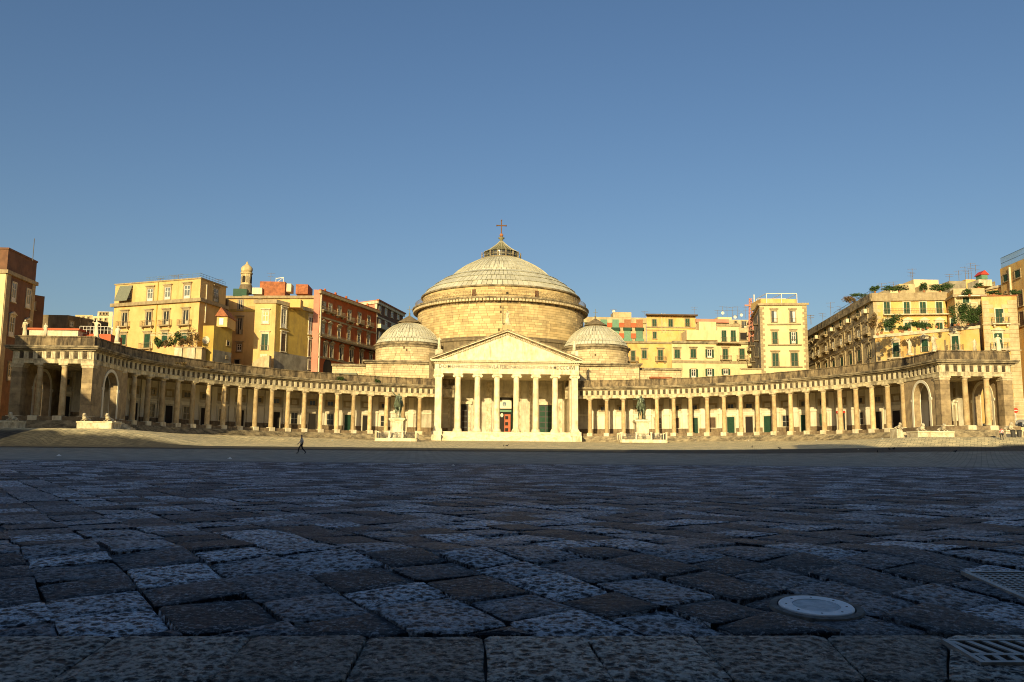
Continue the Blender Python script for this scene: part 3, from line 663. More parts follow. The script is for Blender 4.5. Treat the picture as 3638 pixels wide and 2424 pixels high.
for s in(-1,1):
  for yy in(0,):
    x=XC+s*HX; q=MB();q.box(x-.95,x+.95,YPF-.95,YPF+.95,FL+.05,FL+.35);q.box(x-.84,x+.84,YPF-.84,YPF+.84,FL+.352,FL+.62);q.box(x-.68,x+.68,YPF-.68,YPF+.68,FL+.622,CB-.74)
    p=q.build('corner_pier','marble',t)
    inst(IC,'pier_capital',t,(x,YPF,FL))
# side piers / walls of portico
for s in(-1,1):
    x=XC+s*HX
    cb('side_wall',*sorted((x-s*.6,x+s*.6)),YPF+3.6,YPF+15,FL+.002,CB-.01,'marble2')
    q=MB()
    for yy in(YPF+3.2,): q.box(x-.72,x+.72,yy-.7,yy+.7,FL+.002,CB-.76)
    q.build('side_pier','marble',t); inst(IC,'pier_capital',t,(x,YPF+3.2,FL-.01))
YW=YPF+15
cb('porch_back_wall',XC-HX+.61,XC+HX-.61,YW,YW+1,FL-.5,CB+.3,'wallup')
cb('porch_ceiling',XC-HX+.2,XC+HX-.2,YPF+.7,YW+.5,CB+.02,CB+.25,'trim')
# pilasters, panels, doors of the porch wall
for x in (-12.6,-6.3,-3.3,3.3,6.3,12.6): cb('pilaster',XC+x-.6,XC+x+.6,YW-.28,YW-.002,FL,CB-.4,'marble2')
for s,xa in ((-1,-9.5),(1,9.5)):
    x=XC+xa
    cb('door_frame',x-2.1,x-1.55,YW-.3,YW-.003,FL,FL+6.6,'marble2');cb('door_frame',x+1.55,x+2.1,YW-.3,YW-.003,FL,FL+6.6,'marble2')
    cb('door_lintel',x-2.4,x+2.4,YW-.5,YW-.003,FL+6.602,FL+7.3,'marble2')
    d=cb('door',x-1.55,x+1.55,YW-.1,YW-.003,FL,FL+6.58,'brownw' if 0 else 'iron'); 
    for j in range(5):
        for u in(-1.3,.15): q=MB();q.box(x+u,x+u+1.15,YW-.14,YW-.101,FL+.3+j*1.25,FL+1.3+j*1.25); q.build('door_panel','green' if s>0 else 'dark',d)
    cb('blank_panel',x-2.3,x+2.3,YW-.12,YW-.004,FL+8.2,FL+10.9,'wallup')
x=XC+.45
cb('door_frame',x-2.5,x-1.7,YW-.35,YW-.003,FL,FL+8.2,'marble2');cb('door_frame',x+1.7,x+2.5,YW-.35,YW-.003,FL,FL+8.2,'marble2');cb('door_lintel',x-2.8,x+2.8,YW-.6,YW-.003,FL+8.22,FL+9.1,'marble2')
cb('doorway',x-1.7,x+1.7,YW-.06,YW-.003,FL,FL+8.2,'dark')
n=cb('transom_board',x-1.5,x+1.3,YW-.2,YW-.061,FL+5.7,FL+7.6,'white')
q=MB();q.lathe([(.02,0),(.42,0),(.42,.03),(.02,.03)],16); q.v=[(x-.3+a,YW-.205-c,FL+6.7+b*1.25) for a,b,c in q.v]; q.build('oval_crest','bluefence',n)
for j in range(3): q=MB();q.box(x-.5,x-.1,YW-.245,YW-.236,FL+6.35+j*.28,FL+6.42+j*.28);q.build('crest_band','white',n)
cb('door_jamb',x+1.25,x+1.7,YW-.5,YW-.061,FL,FL+5.3,'green');cb('door_head',x-1.3,x+1.25,YW-.4,YW-.061,FL+4.9,FL+5.4,'green2')
d=cb('inner_door',x-.25,x+1.1,YW-.3,YW-.062,FL,FL+4.4,'door_red')
for j in range(3): q=MB();q.box(x-.10,x+.60,YW-.34,YW-.301,FL+.55+j*1.35,FL+1.3+j*1.35);q.build('door_pane','dark',d)
q=MB();q.lathe([(.02,0),(.33,0),(.33,.03),(.02,.03)],16); q.v=[(x-.85+a,YW-.1-c,FL+4.2+b*1.4) for a,b,c in q.v]; q.build('oval_shield','white',t)
# entablature
EX=HX+.86
cb('architrave',XC-EX,XC+EX,YPF-.80,YPF+15,CB,CB+.42,'marble');cb('architrave',XC-EX-.05,XC+EX+.05,YPF-.85,YPF+15,CB+.422,CB+.86,'marble')
cb('frieze',XC-EX+.05,XC+EX-.05,YPF-.76,YPF+15,CB+.862,19.40,'marble')
cu=bpy.data.curves.new('inscription','FONT'); cu.body='D\u00b7O\u00b7M\u00b7D\u00b7FRANCISCO\u00b7DE\u00b7PAVLA\u00b7FERDINANDVS\u00b7I\u00b7EX\u00b7VOTO\u00b7A\u00b7MDCCCXVI'
cu.extrude=.02; cu.size=1.12; cu.resolution_u=2; cu.offset=.012
to=bpy.data.objects.new('tmptext',cu); SC.collection.objects.link(to); bpy.context.view_layer.update()
tm=bpy.data.meshes.new_from_object(to.evaluated_get(bpy.context.evaluated_depsgraph_get())); bpy.data.objects.remove(to)
xs_=[v.co.x for v in tm.vertices]; mn,mxx=min(xs_),max(xs_); sx=28.35/(mxx-mn)
for v in tm.vertices: c=v.co.copy(); v.co=((c.x-mn)*sx,-c.z,c.y*1.0)
tm.name='inscription'; tm.materials.clear(); tm.materials.append(M['iron'])
o=inst(tm,'inscription',t,(XC-14.15,YPF-.775,18.44)); o['label']='carved capital letters across the frieze'
cb('cornice',XC-EX-.15,XC+EX+.15,YPF-1.0,YPF+15,19.402,19.55,'marble')
dn=MB();dn.box(-.11,.11,-.18,0,0,.22);dn=dn.mesh('dentil','marble')
N=78
for k in range(N): inst(dn,'dentil',t,(XC-EX+(k+.5)*2*EX/N,YPF-1.0,19.56))
cb('cornice',XC-EX-.15,XC+EX+.15,YPF-.99,YPF+15,19.552,19.79,'attic')  # dark backing stands in for the shade behind the dentils
cb('cornice',XC-EX-.75,XC+EX+.75,YPF-1.6,YPF+15,19.792,20.02,'marble');cb('cornice',XC-EX-.85,XC+EX+.85,YPF-1.75,YPF+15,20.022,20.22,'marble')
AP=26.45; E2=EX+.85; sl_=(AP-20.35)/E2
q=MB();q.ext([(XC-EX+.3,20.222),(XC+EX-.3,20.222),(XC,20.222+(EX-.3)*sl_)],YPF-.7,YPF+14.8); q.build('tympanum','marble',t)
for s in(-1,1):
    for (lo,hi,yo,mm) in((-.58,-.22,-1.05,'attic'),(-.218,.02,-1.6,'marble'),(.022,.24,-1.78,'cornice')):  # lowest moulding in dark stone paints the shadow line under the rake
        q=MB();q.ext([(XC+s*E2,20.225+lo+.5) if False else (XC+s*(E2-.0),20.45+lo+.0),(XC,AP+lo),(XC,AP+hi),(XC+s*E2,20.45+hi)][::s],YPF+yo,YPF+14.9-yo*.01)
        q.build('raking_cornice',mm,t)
    NR=44
    for k in range(NR):
        u=(k+.5)/NR; inst(dn,'raking_dentil',t,(XC+s*E2*(1-u)*.965,YPF-1.04,20.40+(AP-20.45)*u*1.0-.72+.02)) if u>.06 else None
# acroterion pedestals
cb('acroterion',XC-.95,XC+.95,YPF-1.2,YPF+.6,AP+.1,27.7,'ashlar')
for s in(-1,1): cb('acroterion',*sorted((XC+s*(HX-.75),XC+s*(HX+.75))),YPF-.9,YPF+.6,20.9,22.3,'marble2')
# body and flanking blocks with ashlar courses
def blocks_flat(x0,x1,z0,z1,y,course,length,seed=0):
    rn=random.Random(seed);q=MB();z=z0;k=0
    while z<z1-.05:
        h=min(course,z1-z);x=x0-rn.uniform(0,length*.6)
        while x<x1:
            l=length*rn.uniform(.7,1.3); a,b=max(x,x0),min(x+l,x1)
            if b-a>.1: q.box(a+.03,b-.03,y-.05-rn.uniform(0,.035),y,z+.022,z+h-.022)
            x+=l
        z+=h;k+=1
    return q
for s in(-1,1):
    xa,xb=sorted((XC+s*(HX+.9),XC+s*31.4))
    cb('side_block',xa,xb,199.2,216,4,21.1,'joint'); blocks_flat(xa,xb,13,21.1,199.2,.55,1.5,s+3).build('block_courses','ashlar2',t,kind='stuff')
    cb('side_cornice',xa-.3,xb+.3,198.6,216,21.102,21.5,'cornice');cb('side_cornice',xa-.6,xb+.6,198.2,216,21.502,21.85,'cornice')
    xe=XC+s*31.402;xf=XC+s*(40.5 if s<0 else 41.5)
    xa,xb=sorted((xe,xf)); cb('side_block',xa,xb,201,216,4,20.6,'joint'); blocks_flat(xa,xb,14,20.6,201,.55,1.5,s+8).build('block_courses','ashlar2',t,kind='stuff')
    cb('side_cornice',xa-.3,xb+.3,200.5,216,20.602,21.1,'cornice')
    cb('awning',xa+2.6,xb-2.2,200.2,200.9,18.6,19.0,'terra' if s>0 else 'awning')
cb('church_body',XC-17,XC+17,197.5,240,4,23.5,'darkash')
# main drum
def drum(cx,cy,R,z0,z1,course,length,nind,a_lim,m,seg,parent,seed):
    rn=random.Random(seed); q=MB();q.arc(R-1.5,R-.06,z0,z1,-pi,pi,96,cx,cy,caps=False);q.build('drum_core','joint',parent)
    n=int(2*pi*R/length); da=2*pi/n; ms=[]
    nc=round((z1-z0)/course); h=(z1-z0)/nc
    for w_ in(.75,1.0,1.25):
        b=MB();b.arc(R-.08,R,0.022,h-.022,-da*w_/2+.03/R,da*w_/2-.03/R,2);ms.append((w_,b.mesh('stone_block',m)))
    items=[]
    for c in range(nc):
        a=-pi+rn.uniform(0,da)
        end=a+2*pi
        while a<end-.3*da:
            w_,me=rn.choice(ms)
            items.append((abs(a+da*w_/2+pi if a+da*w_/2<-pi/2 or 1 else 0),c,a+da*w_/2,w_,me)); a+=da*w_
    # angle pi faces the square (towards -Y)
    vis=[i for i in items if abs(abs(i[2])-pi)<a_lim or abs(i[2])>pi-a_lim]
    vis.sort(key=lambda i:abs(pi-abs(i[2])))
    if nind:
        for it in vis[:nind]:
            o=inst(it[4],'stone_block',parent,(cx,cy,z0+it[1]*h),rz=-it[2]); o.scale=(1+rn.uniform(-.0012,.0012),)*2+(1,)
    st=MB()
    for it in vis[nind:]:
        d=rn.uniform(-.03,.03);w_=it[3]
        st.arc(R-.08,R+d,z0+it[1]*h+.022,z0+it[1]*h+h-.022,it[2]-da*w_/2+.03/R,it[2]+da*w_/2-.03/R,2,cx,cy)
    st.build('stone_courses',m,parent,kind='stuff')
drum(XC,YD,21.3,28.1,35.9,.60,1.55,300,pi*.6,'ashlar',96,t,1)
q=MB();q.lathe([(20,22),(22.2,22),(22.2,26.9),(22.5,27.1),(22.5,27.5),(21.6,27.9),(21.4,28.1),(20,28.1)],96,XC,YD);q.build('drum_base','darkash',t)
q=MB();q.lathe([(20,35.9),(21.35,35.9),(21.5,36.3),(21.5,36.45),(20,36.45)],96,XC,YD);q.build('drum_cornice','attic',t)  # moulding and band darkened for both underside shade and black weathering
q=MB();q.lathe([(20,36.95),(22.55,36.95),(22.7,37.15),(22.7,37.4),(21.8,37.5),(20,37.52)],96,XC,YD);q.build('drum_cornice','cornice',t)
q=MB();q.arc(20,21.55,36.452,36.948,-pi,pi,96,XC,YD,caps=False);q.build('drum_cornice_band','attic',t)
md=MB();md.box(-.32,.32,-22.45,-21.3,36.40,36.94);md=md.mesh('modillion','colcap')
for k in range(104):
    a=-pi*.62+k*pi*1.24/103; inst(md,'modillion',t,(XC,YD,0),rz=a)
drum(XC,YD,20.1,37.52,40.2,.67,2.0,0,pi*.6,'ashlar',96,t,2)
# drum railing with crosses
rl=MB(); NR=96
for z in(37.75,38.75): rl.arc(21.9,21.96,z,z+.05,pi*.38,pi*1.62,120,XC,YD)
for k in range(NR+1):
    a=pi*.38+pi*1.24*k/NR; b=a+pi*1.24/NR; P=lambda an,z:(XC+21.93*sin(an),YD+21.93*cos(an),z)
    rl.bar(P(a,37.5),P(a,38.95),.035)
    if k<NR: rl.bar(P(a,37.78),P(b,38.75),.022); rl.bar(P(b,37.78),P(a,38.75),.022)
rl.build('terrace_railing','rail',t)
for an,w_ in((-.355,.42),(.40,.42)): q=MB();q.box(-w_,w_,-20.35,-20.1,37.6,39.5);me=q.mesh('attic_door','rust');inst(me,'attic_door',t,(XC,YD,0),rz=an)
q=MB();q.box(-.25,.25,-20.3,-20.1,38.3,38.8);inst(q.mesh('attic_vent','dark'),'attic_vent',t,(XC,YD,0),rz=.04)
# dome shell
q=MB();q.lathe([(19,40.2),(20.5,40.2),(20.6,40.4),(20.5,40.6),(19.5,40.65)],96,XC,YD);q.build('dome_rim','cornice',t)
def shell_r(z,pts):
    for (r0,z0),(r1,z1) in zip(pts,pts[1:]):
        if z0<=z<=z1: return r0+(r1-r0)*(z-z0)/(z1-z0)
low=[(20.1,40.6),(19.0,42.0),(17.0,43.6),(14.9,45.05),(13.2,45.9)]
upp=[(13.0,45.7),(12.6,46.35),(11.5,47.4),(9.6,48.75),(7.8,49.75),(6.3,50.5),(5.3,50.9)]
q=MB();q.lathe([(r-.25,z-.1) for r,z in low+upp],96,XC,YD,);q.build('dome_core','joint',t,smooth=True)
rn=random.Random(3)
def tiles(pts,n,m,name,par,cx,cy,step=.05,lim=pi*.62,dz=0):
    st=MB()
    for (r0,z0),(r1,z1) in zip(pts,pts[1:]):
        da=2*pi/n;off=rn.uniform(0,da)
        for k in range(n):
            a=k*da+off
            an=(a+pi)%(2*pi)-pi
            if abs(abs(an)-pi)>lim: continue
            e=rn.uniform(0,.05); w0=a+.055/r0;w1=a+da-.055/r0
            P=lambda r,an,z:(cx+r*sin(an),cy+r*cos(an),z)
            vs=[P(r0+.02+e+step,w0,z0),P(r0+.02+e+step,w1,z0),P(r1+e,w1,z1-.02),P(r1+e,w0,z1-.02),P(r0-.2,w0,z0-.05),P(r0-.2,w1,z0-.05),P(r1-.2,w1,z1-.15),P(r1-.2,w0,z1-.15)]
            st.add(vs,[(0,1,2,3),(7,6,5,4),(0,4,5,1),(1,5,6,2),(2,6,7,3),(3,7,4,0)])
    st.build(name,m,par,kind='stuff')
tiles(low,100,'roofstone','roof_slabs',t,XC,YD,.28)
tiles(upp,64,'roofstone','roof_slabs',t,XC,YD,.02)
rb=MB()
for (r0,z0),(r1,z1) in zip(upp,upp[1:]): rb.bar((0,-r0-.05,z0+.03),(0,-r1-.05,z1+.03),.06)
rb=rb.mesh('rib','rib')
for k in range(52): a=-pi*.62+pi*1.24*k/51; inst(rb,'rib',t,(XC,YD,0),rz=a)
# lantern
q=MB();q.lathe([(.5,50.6),(5.35,50.6),(5.4,51.1),(.5,51.15)],64,XC,YD);q.build('lantern_base','cornice',t)
q=MB();q.lathe([(3,51.15),(4.25,51.15),(4.25,52.9),(3,52.9)],48,XC,YD);q.build('lantern_glass','glass',t)
for k in range(24):
    a=2*pi*k/24; q=None
mu=MB();mu.box(-.07,.07,-4.42,-4.25,51.15,53.0);mu=mu.mesh('lantern_mullion','verdi')
for k in range(24): inst(mu,'lantern_mullion',t,(XC,YD,0),rz=2*pi*k/24)
q=MB();q.arc(4.3,4.4,51.95,52.05,-pi,pi,48,XC,YD,caps=False);q.build('glazing_bar','rib',t)
cr_=[(4.65,52.85),(3.7,53.35),(2.7,54.0),(1.8,54.7),(1.0,55.4),(.45,56.0)]
q=MB();q.lathe([(.2,52.8)]+cr_+[(.2,56)],48,XC,YD);q.build('lantern_roof','verdi',t)
rb=MB()
for (r0,z0),(r1,z1) in zip(cr_,cr_[1:]): rb.bar((0,-r0-.04,z0+.04),(0,-r1-.04,z1+.04),.06)
rb=rb.mesh('lantern_rib','rib')
for k in range(24): inst(rb,'lantern_rib',t,(XC,YD,0),rz=2*pi*k/24)
po=MB();po.box(-.13,.13,-5.25,-5.0,51.1,52.5);po.lathe([(.02,52.5),(.17,52.6),(.02,52.85)],8,0,-5.12);po=po.mesh('lantern_post','cornice')
for k in range(16): inst(po,'lantern_post',t,(XC,YD,0),rz=2*pi*(k+.5)/16)
q=MB()
for z in(51.6,52.1): q.arc(5.1,5.15,z,z+.06,-pi,pi,48,XC,YD,caps=False)
q.build('lantern_railing','rail',t)
q=MB();q.lathe([(.3,56),(.5,56.1),(.3,56.4),(.9,56.95),(.75,57.05),(.3,57.15),(.3,57.3),(.02,57.3)],16,XC,YD);q.build('finial','verdi',t,smooth=True)
q=MB();q.lathe([(.02,57.2),(.3,57.3),(.5,57.6),(.5,57.8),(.3,58.1),(.02,58.2)],16,XC,YD);q.build('finial_ball','pot',t,smooth=True)
q=MB();q.box(XC-.13,XC+.13,YD-.1,YD+.1,58.1,61.6);q.box(XC-1.15,XC-.13,YD-.1,YD+.1,60.15,60.42);q.box(XC+.13,XC+1.15,YD-.1,YD+.1,60.15,60.42)
for a,b in((-1.2,60.28),(1.2,60.28),(0,61.65)): q.lathe([(.02,b-.28),(.2,b-.1),(.2,b+.1),(.02,b+.28)],6,XC+a,YD)
q.build('cross','rust',t)
# small domes
for s in(-1,1):
    cx=XC+s*22.3; cy=206.5
    drum(cx,cy,7.75,21.85,25.1,.55,1.3,0,pi*.62,'ashlar2',64,t,5+s)
    q=MB();q.lathe([(6,25.1),(7.9,25.1),(8.0,25.5),(8.35,25.75),(8.35,26.0),(7.6,26.2),(7.5,26.6),(6,26.6)],64,cx,cy);q.build('small_dome_cornice','cornice',t)
    lo=[(7.6,26.4),(7.3,27.2),(6.9,27.75)]; up=[(6.85,27.7),(6.2,28.7),(5.2,29.75),(3.9,30.7),(2.5,31.35)]
    q=MB();q.lathe([(r-.2,z-.08) for r,z in lo+up],64,cx,cy);q.build('small_dome_core','joint',t,smooth=True)
    tiles(lo,56,'roofstone','small_dome_slabs',t,cx,cy,.14); tiles(up,44,'roofstone','small_dome_slabs',t,cx,cy,.02)
    rb=MB()
    for (r0,z0),(r1,z1) in zip(up,up[1:]): rb.bar((0,-r0-.05,z0+.03),(0,-r1-.05,z1+.03),.06)
    rb=rb.mesh('small_rib','rib')
    for k in range(32): inst(rb,'small_rib',t,(cx,cy,0),rz=-pi*.6+pi*1.2*k/31)
    q=MB();q.lathe([(1,31.3),(2.3,31.3),(2.3,31.65),(2.75,31.65),(2.75,31.8),(.25,33.4),(.2,33.5),(.2,34),(.02,34)],32,cx,cy);q.build('cap_roof','cone',t)
    q=MB();q.bar((cx,cy,33.4),(cx,cy,35.8),.07);q.bar((cx-.55,cy,35.0),(cx+.55,cy,35.0),.06);q.lathe([(.02,33.5),(.24,33.9),(.02,34.3)],8,cx,cy);q.build('small_cross','verdi',t)
# ------------------------------------------------------------------ surrounding town houses
class Fac:
    def __init__(s,A,B,parent):
        s.A=Vector((A[0],A[1],0));s.B=Vector((B[0],B[1],0));s.u=(s.B-s.A).normalized();s.n=Vector((s.u.y,-s.u.x,0));s.L=(s.B-s.A).length
        s.rz=math.atan2(s.u.y,s.u.x); s.p=parent
    def hit(s,px,py):
        d=ray(px,py); t=(s.A-O).dot(s.n)/d.dot(s.n); P=O+d*t; return (P-s.A).dot(s.u),P.z
    def w(s,u,z,out=0.): P=s.A+s.u*u+s.n*out; return Vector((P.x,P.y,z))
    def put(s,mb,name,m,u,z,parent=None,out=0.):
        o=bpy.data.objects.new(name,mb.mesh(name,m));SC.collection.objects.link(o)
        if parent is None:
            P=s.w(u,z,out);o.parent=s.p;o.location=P-WL[s.p.name];o.rotation_euler.z=s.rz;WL[o.name]=P
        else: o.parent=parent;WL[o.name]=WL[parent.name]
        return o
def band(f,name,z0,z1,out,m,u0=0.,u1=None,c0=None,c1=None):
    u1=f.L if u1 is None else u1; q=MB(); q.box(u0-(out if c0 is None else c0),u1+(out if c1 is None else c1),-out,.0,0,z1-z0); return f.put(q,name,m,0,z0)
def house(name,label,cat,corners,ref,m,back=14,z0=2.5,group=None,verbose=True):
    """corners: (px, py of roof line) from left to right, level roof; ref=(index, Y)"""
    zt=aty(*corners[ref[0]][:2],ref[1]).z if len(ref)<3 else ref[2]; P=[]
    for c in corners:
        if len(c)==3: p=aty(c[0],c[1],c[2]); P.append((p.x,p.y))
        else: p=atz(c[0],c[1],zt); P.append((p.x,p.y))
    t=thing(name,label,cat,(sum(p[0] for p in P)/len(P),sum(p[1] for p in P)/len(P),3.3),group)
    def bk(p,sg):
        d=Vector((p[0]-CX,p[1])).normalized(); n=Vector((d.y,-d.x)); r=Vector(p)+d*back+n*(sg*back*.06); return (r.x,r.y)
    poly=P+[bk(P[-1],-1),bk(P[0],1)]
    q=MB();q.prism(poly,z0,zt);q.build('wall',m,t)
    t['_zt']=zt
    if verbose: print('HOUSE',name,'z',round(zt,1),[(round(a,1),round(b,1)) for a,b in P])
    return t,[Fac(a,b,t) for a,b in zip(P,P[1:])],zt,P
rw=random.Random(11)
def win(f,cx,cy,w,h,code,zf,trim='trim'):
    """cx,cy,w,h in crop pixels converted by zf to photo pixels"""
    x0,y0=zf(cx-w/2,cy-h/2);x1,y1=zf(cx+w/2,cy+h/2)
    ua,za=f.hit(x0,(y0+y1)/2);ub,zb=f.hit(x1,(y0+y1)/2);uc,zt=f.hit((x0+x1)/2,y0);_,zl=f.hit((x0+x1)/2,y1)
    W=ub-ua;H=zt-zl;u=(ua+ub)/2
    if W<.2 or H<.2 or W>9: return
    W=min(W,H*1.5)
    k=code[0]; fl=code[1:]; tw=.22
    fr=MB();fr.box(-W/2-tw,-W/2,-.14,0,0,H);fr.box(W/2,W/2+tw,-.14,0,0,H);fr.box(-W/2-tw,W/2+tw,-.15,0,H+.002,H+tw)
    if 'b' not in fl and 'r' not in fl: fr.box(-W/2-tw-.08,W/2+tw+.08,-.26,0,-.2,-.002)
    o=f.put(fr,'window',trim,u,zl)
    def sub(mb,name,m): return f.put(mb,name,m,0,0,parent=o)
    pn=MB()
    if k in'SB':
        m='green' if k=='S' else 'brownw'
        for a,b in((-W/2,-.02),(.02,W/2)):
            q=MB();q.box(a,b,-.06,-.005,0,H)
            ns=7
            for j in range(ns): zz=H*(j+.35)/ns; q.box(a+.07,b-.07,-.085,-.061,zz,zz+H/ns*.35)
            sub(q,'shutter',m)
    elif k=='T':
        q=MB();q.box(-W/2,W/2,-.06,-.005,0,H);sub(q,'shutter','green2')
    else:
        pn.box(-W/2,W/2,-.02,-.004,0,H);sub(pn,'pane','glassp' if k=='G' else ('dark' if k=='P' else 'glass'))
        if k in'GWO':
            q=MB();q.box(-W/2,-W/2+.12,-.07,-.021,0,H);q.box(W/2-.12,W/2,-.07,-.021,0,H);q.box(-.07,.07,-.07,-.021,0,H);q.box(-W/2+.12,W/2-.12,-.068,-.021,H*.66,H*.66+.1);q.box(-W/2+.12,W/2-.12,-.068,-.021,0,H*.22);q.box(-W/2+.12,W/2-.12,-.068,-.021,H-.1,H);sub(q,'sash','sash')
        if k=='D':
            q=MB();q.box(-W/2,-W/2+.1,-.07,-.021,0,H);q.box(-.06,.06,-.07,-.021,0,H);q.box(W/2-.1,W/2,-.07,-.021,0,H);q.box(-.06,W/2-.1,-.065,-.021,0,H*.3);sub(q,'sash','trimw')
        if k=='C':
            q=MB();q.box(0,W/2,-.10,-.021,.2,H-.1);sub(q,'curtain','curtain')
        if k=='O':
            for s_ in(-1,1):
                a,b=sorted((s_*(W/2+.02),s_*(W/2+.02+W*.42)));q=MB();q.box(a,b,-.22,-.16,0,H)
                for j in range(6): zz=H*(j+.3)/6; q.box(a+.05,b-.05,-.24,-.221,zz,zz+H/15)
                sub(q,'shutter','green')
    if 'h' in fl: q=MB();q.box(-W/2-tw-.22,W/2+tw+.22,-.42,0,H+tw+.25,H+tw+.45);q.box(-W/2-tw,W/2+tw,-.2,0,H+tw+.002,H+tw+.248);sub(q,'hood',trim)
    if 'p' in fl: q=MB();q.ext([(-W/2-tw-.3,H+tw+.25),(W/2+tw+.3,H+tw+.25),(0,H+tw+.85)],-.42,0);q.box(-W/2-tw-.1,W/2+tw+.1,-.2,0,H+tw+.002,H+tw+.248);sub(q,'pediment',trim)
    if 'b' in fl or 'r' in fl:
        ex=.55 if 'b' in fl else .0; dp=.85 if 'b' in fl else .2
        a,b=-W/2-tw-ex,W/2+tw+ex
        if 'b' in fl: q=MB();q.box(a-.05,b+.05,-dp-.05,0,-.22,-.02);q.box(a+.2,a+.45,-dp*.7,0,-.6,-.221);q.box(b-.45,b-.2,-dp*.7,0,-.6,-.221);s_=sub(q,'balcony_slab',trim)
        q=MB();hh=min(1.05,H*.4)
        q.box(a,b,-dp-.02,-dp+.02,hh-.05,hh);q.box(a,b,-dp-.02,-dp+.02,.03,.07)
        nb=max(4,int((b-a)/.24))
        for j in range(nb+1): x=a+(b-a)*j/nb; q.box(x-.016,x+.016,-dp-.014,-dp+.014,.05,hh)
        if dp>.5:
            for x in(a,b):
                q.box(x-.02,x+.02,-dp+.021,0,hh-.05,hh)
                for j in range(3): q.box(x-.015,x+.015,-dp*(j+.5)/3.5-.02,-dp*(j+.5)/3.5+.01,0.05,hh-.051)
        sub(q,'railing','rail')
    if 'a' in fl: q=MB();q.box(-W/2+.1,W/2-.1,-.9,-.3,-.1,.75) ;sub(q,'air_conditioner','trimw')
    return o
def box_on(t,name,px0,px1,py0,py1,Y,dep,m,yaw=0):
    a=aty(px0,py1,Y);b=aty(px1,py1,Y);z1=aty(px0,py0,Y).z;z0=a.z
    q=MB();q.box(a.x,b.x,Y,Y+dep,z0,z1);return q.build(name,m,t)
def quoins(f,u,z0,z1,m,side,h=.62,wd=1.0):
    a=MB();s=side;x0,x1=sorted((0,s*wd));a.box(x0,x1,-.09,0,0,h-.04);ma=a.mesh('quoin',m)
    b=MB();x0,x1=sorted((0,s*wd*.6));b.box(x0,x1,-.09,0,0,h-.04);mb=b.mesh('quoin',m)
    z=z0;k=0
    while z<z1-h:
        o=inst((ma,mb)[k%2],'quoin',f.p,f.w(u,z),rz=f.rz);z+=h;k+=1
Z1=lambda x,y:(x*.459,860+y*.459); Z2=lambda x,y:(350+x*.4335,900+y*.4335); Z3=lambda x,y:(780+x*.4337,900+y*.4337)
Z6=lambda x,y:(2050+x*.3763,1000+y*.3763); Z7=lambda x,y:(2600+x*.4402,900+y*.4402); Z8=lambda x,y:(3050+x*.4526,880+y*.4526)
FW,SM='facade windows','shutter'
# --- far left red brown palace
_xn=aty(31,881,165).x; _s=(aty(131,938,100).x-CX)/100
t,F,zt,P=house('corner_palace','tall red brown palace at the left edge with white framed tall windows','building',[(-120,884,165.),(31,880.7),(131,938,(_xn-.3-CX)/_s)],(1,165),'brick',5)
f=F[1]
zc=aty(31,965,P[1][1]).z
for ff in F: band(ff,'cornice',zc-.4,zc+.3,.45,'trim'); band(ff,'roof_coping',zt-.3,zt+.02,.15,'brick')
for u0 in(0,):
    q=MB();q.box(0,1.6,-.16,0,0,zc-.4-3);f.put(q,'corner_strip','trim',0,3);
    q=MB();q.box(f.L-1.3,f.L,-.16,0,0,zc-.4-3);f.put(q,'corner_strip','trim',0,3)
q=MB();q.box(0,F[0].L-.01,-.12,0,0,zc-.41-3);F[0].put(q,'plaster_facing','cream',0,3)
for x,y,h in((105,390,150),(217,440,145)): win(f,x,y,30,h,'G',Z1,'trimw')
for x,y,h in((88,655,150),(205,690,130)): win(f,x,y,34,h,'Wp',Z1,'trimw')
win(f,75,1010,30,120,'Wh',Z1)
p=aty(115,938,146);q=MB();p=aty(115,938,172);q.bar((p.x,172,zt-1),(p.x,172,zt+3.6),.07);q.build('roof_mast','iron',t)
# --- dark red slab house behind it
t,F,zt,P=house('red_house','narrow dark red house wall just right of the corner palace','house',[(118,1047,182.),(159,1056,184.)],(0,182),'brick',10)
F2=F[0];win(F2,262,495,14,60,'G',Z1)
# --- brown ruinous blocks and white house far away
t,F,zt,P=house('tuff_building','long brown windowless old building behind the left pavilion roof','building',[(150,1128,195.),(243,1120,195.),(386,1138,205.)],(1,195),'tuff',14)
for x,y,w,h in((553,637,26,40),(692,655,24,50)): win(F[1],x,y,w,h,'G',Z1)
for k in range(7):
    u=3+k*2.4;q=MB();q.bar((0,-.1,0),(1.4,-.1,-4.2),.05);F[1].put(q,'cable','trim',u,zt-.5)
t,F,zt,P=house('white_house','small distant white house with a row of dark windows beside the yellow block','house',[(347,1107,270.),(402,1106,270.)],(0,270),'trimw',10)
for x in(780,805,828): win(F[0],x,556,13,18,'P',Z1)
band(F[0],'balcony_band',zt-5.5,zt-4.9,.8,'sash')
for i,(x0,x1,y0,y1,Y,m) in enumerate(((268,330,1119,1138,230,'beige'),(330,398,1124,1150,240,'cream'))):
    t,F,zt,P=house('distant_house','low %s behind the brown old building'%('beige house with a flat roof' if i==0 else 'cream house with small windows'),'house',[(x0,y0,float(Y)),(x1,y0+1,float(Y))],(0,Y),m,8)
    for k in range(3): win(F[0],(x0+10+k*18)/.459,(y0+12-860)/.459,10,16,'P',Z1)
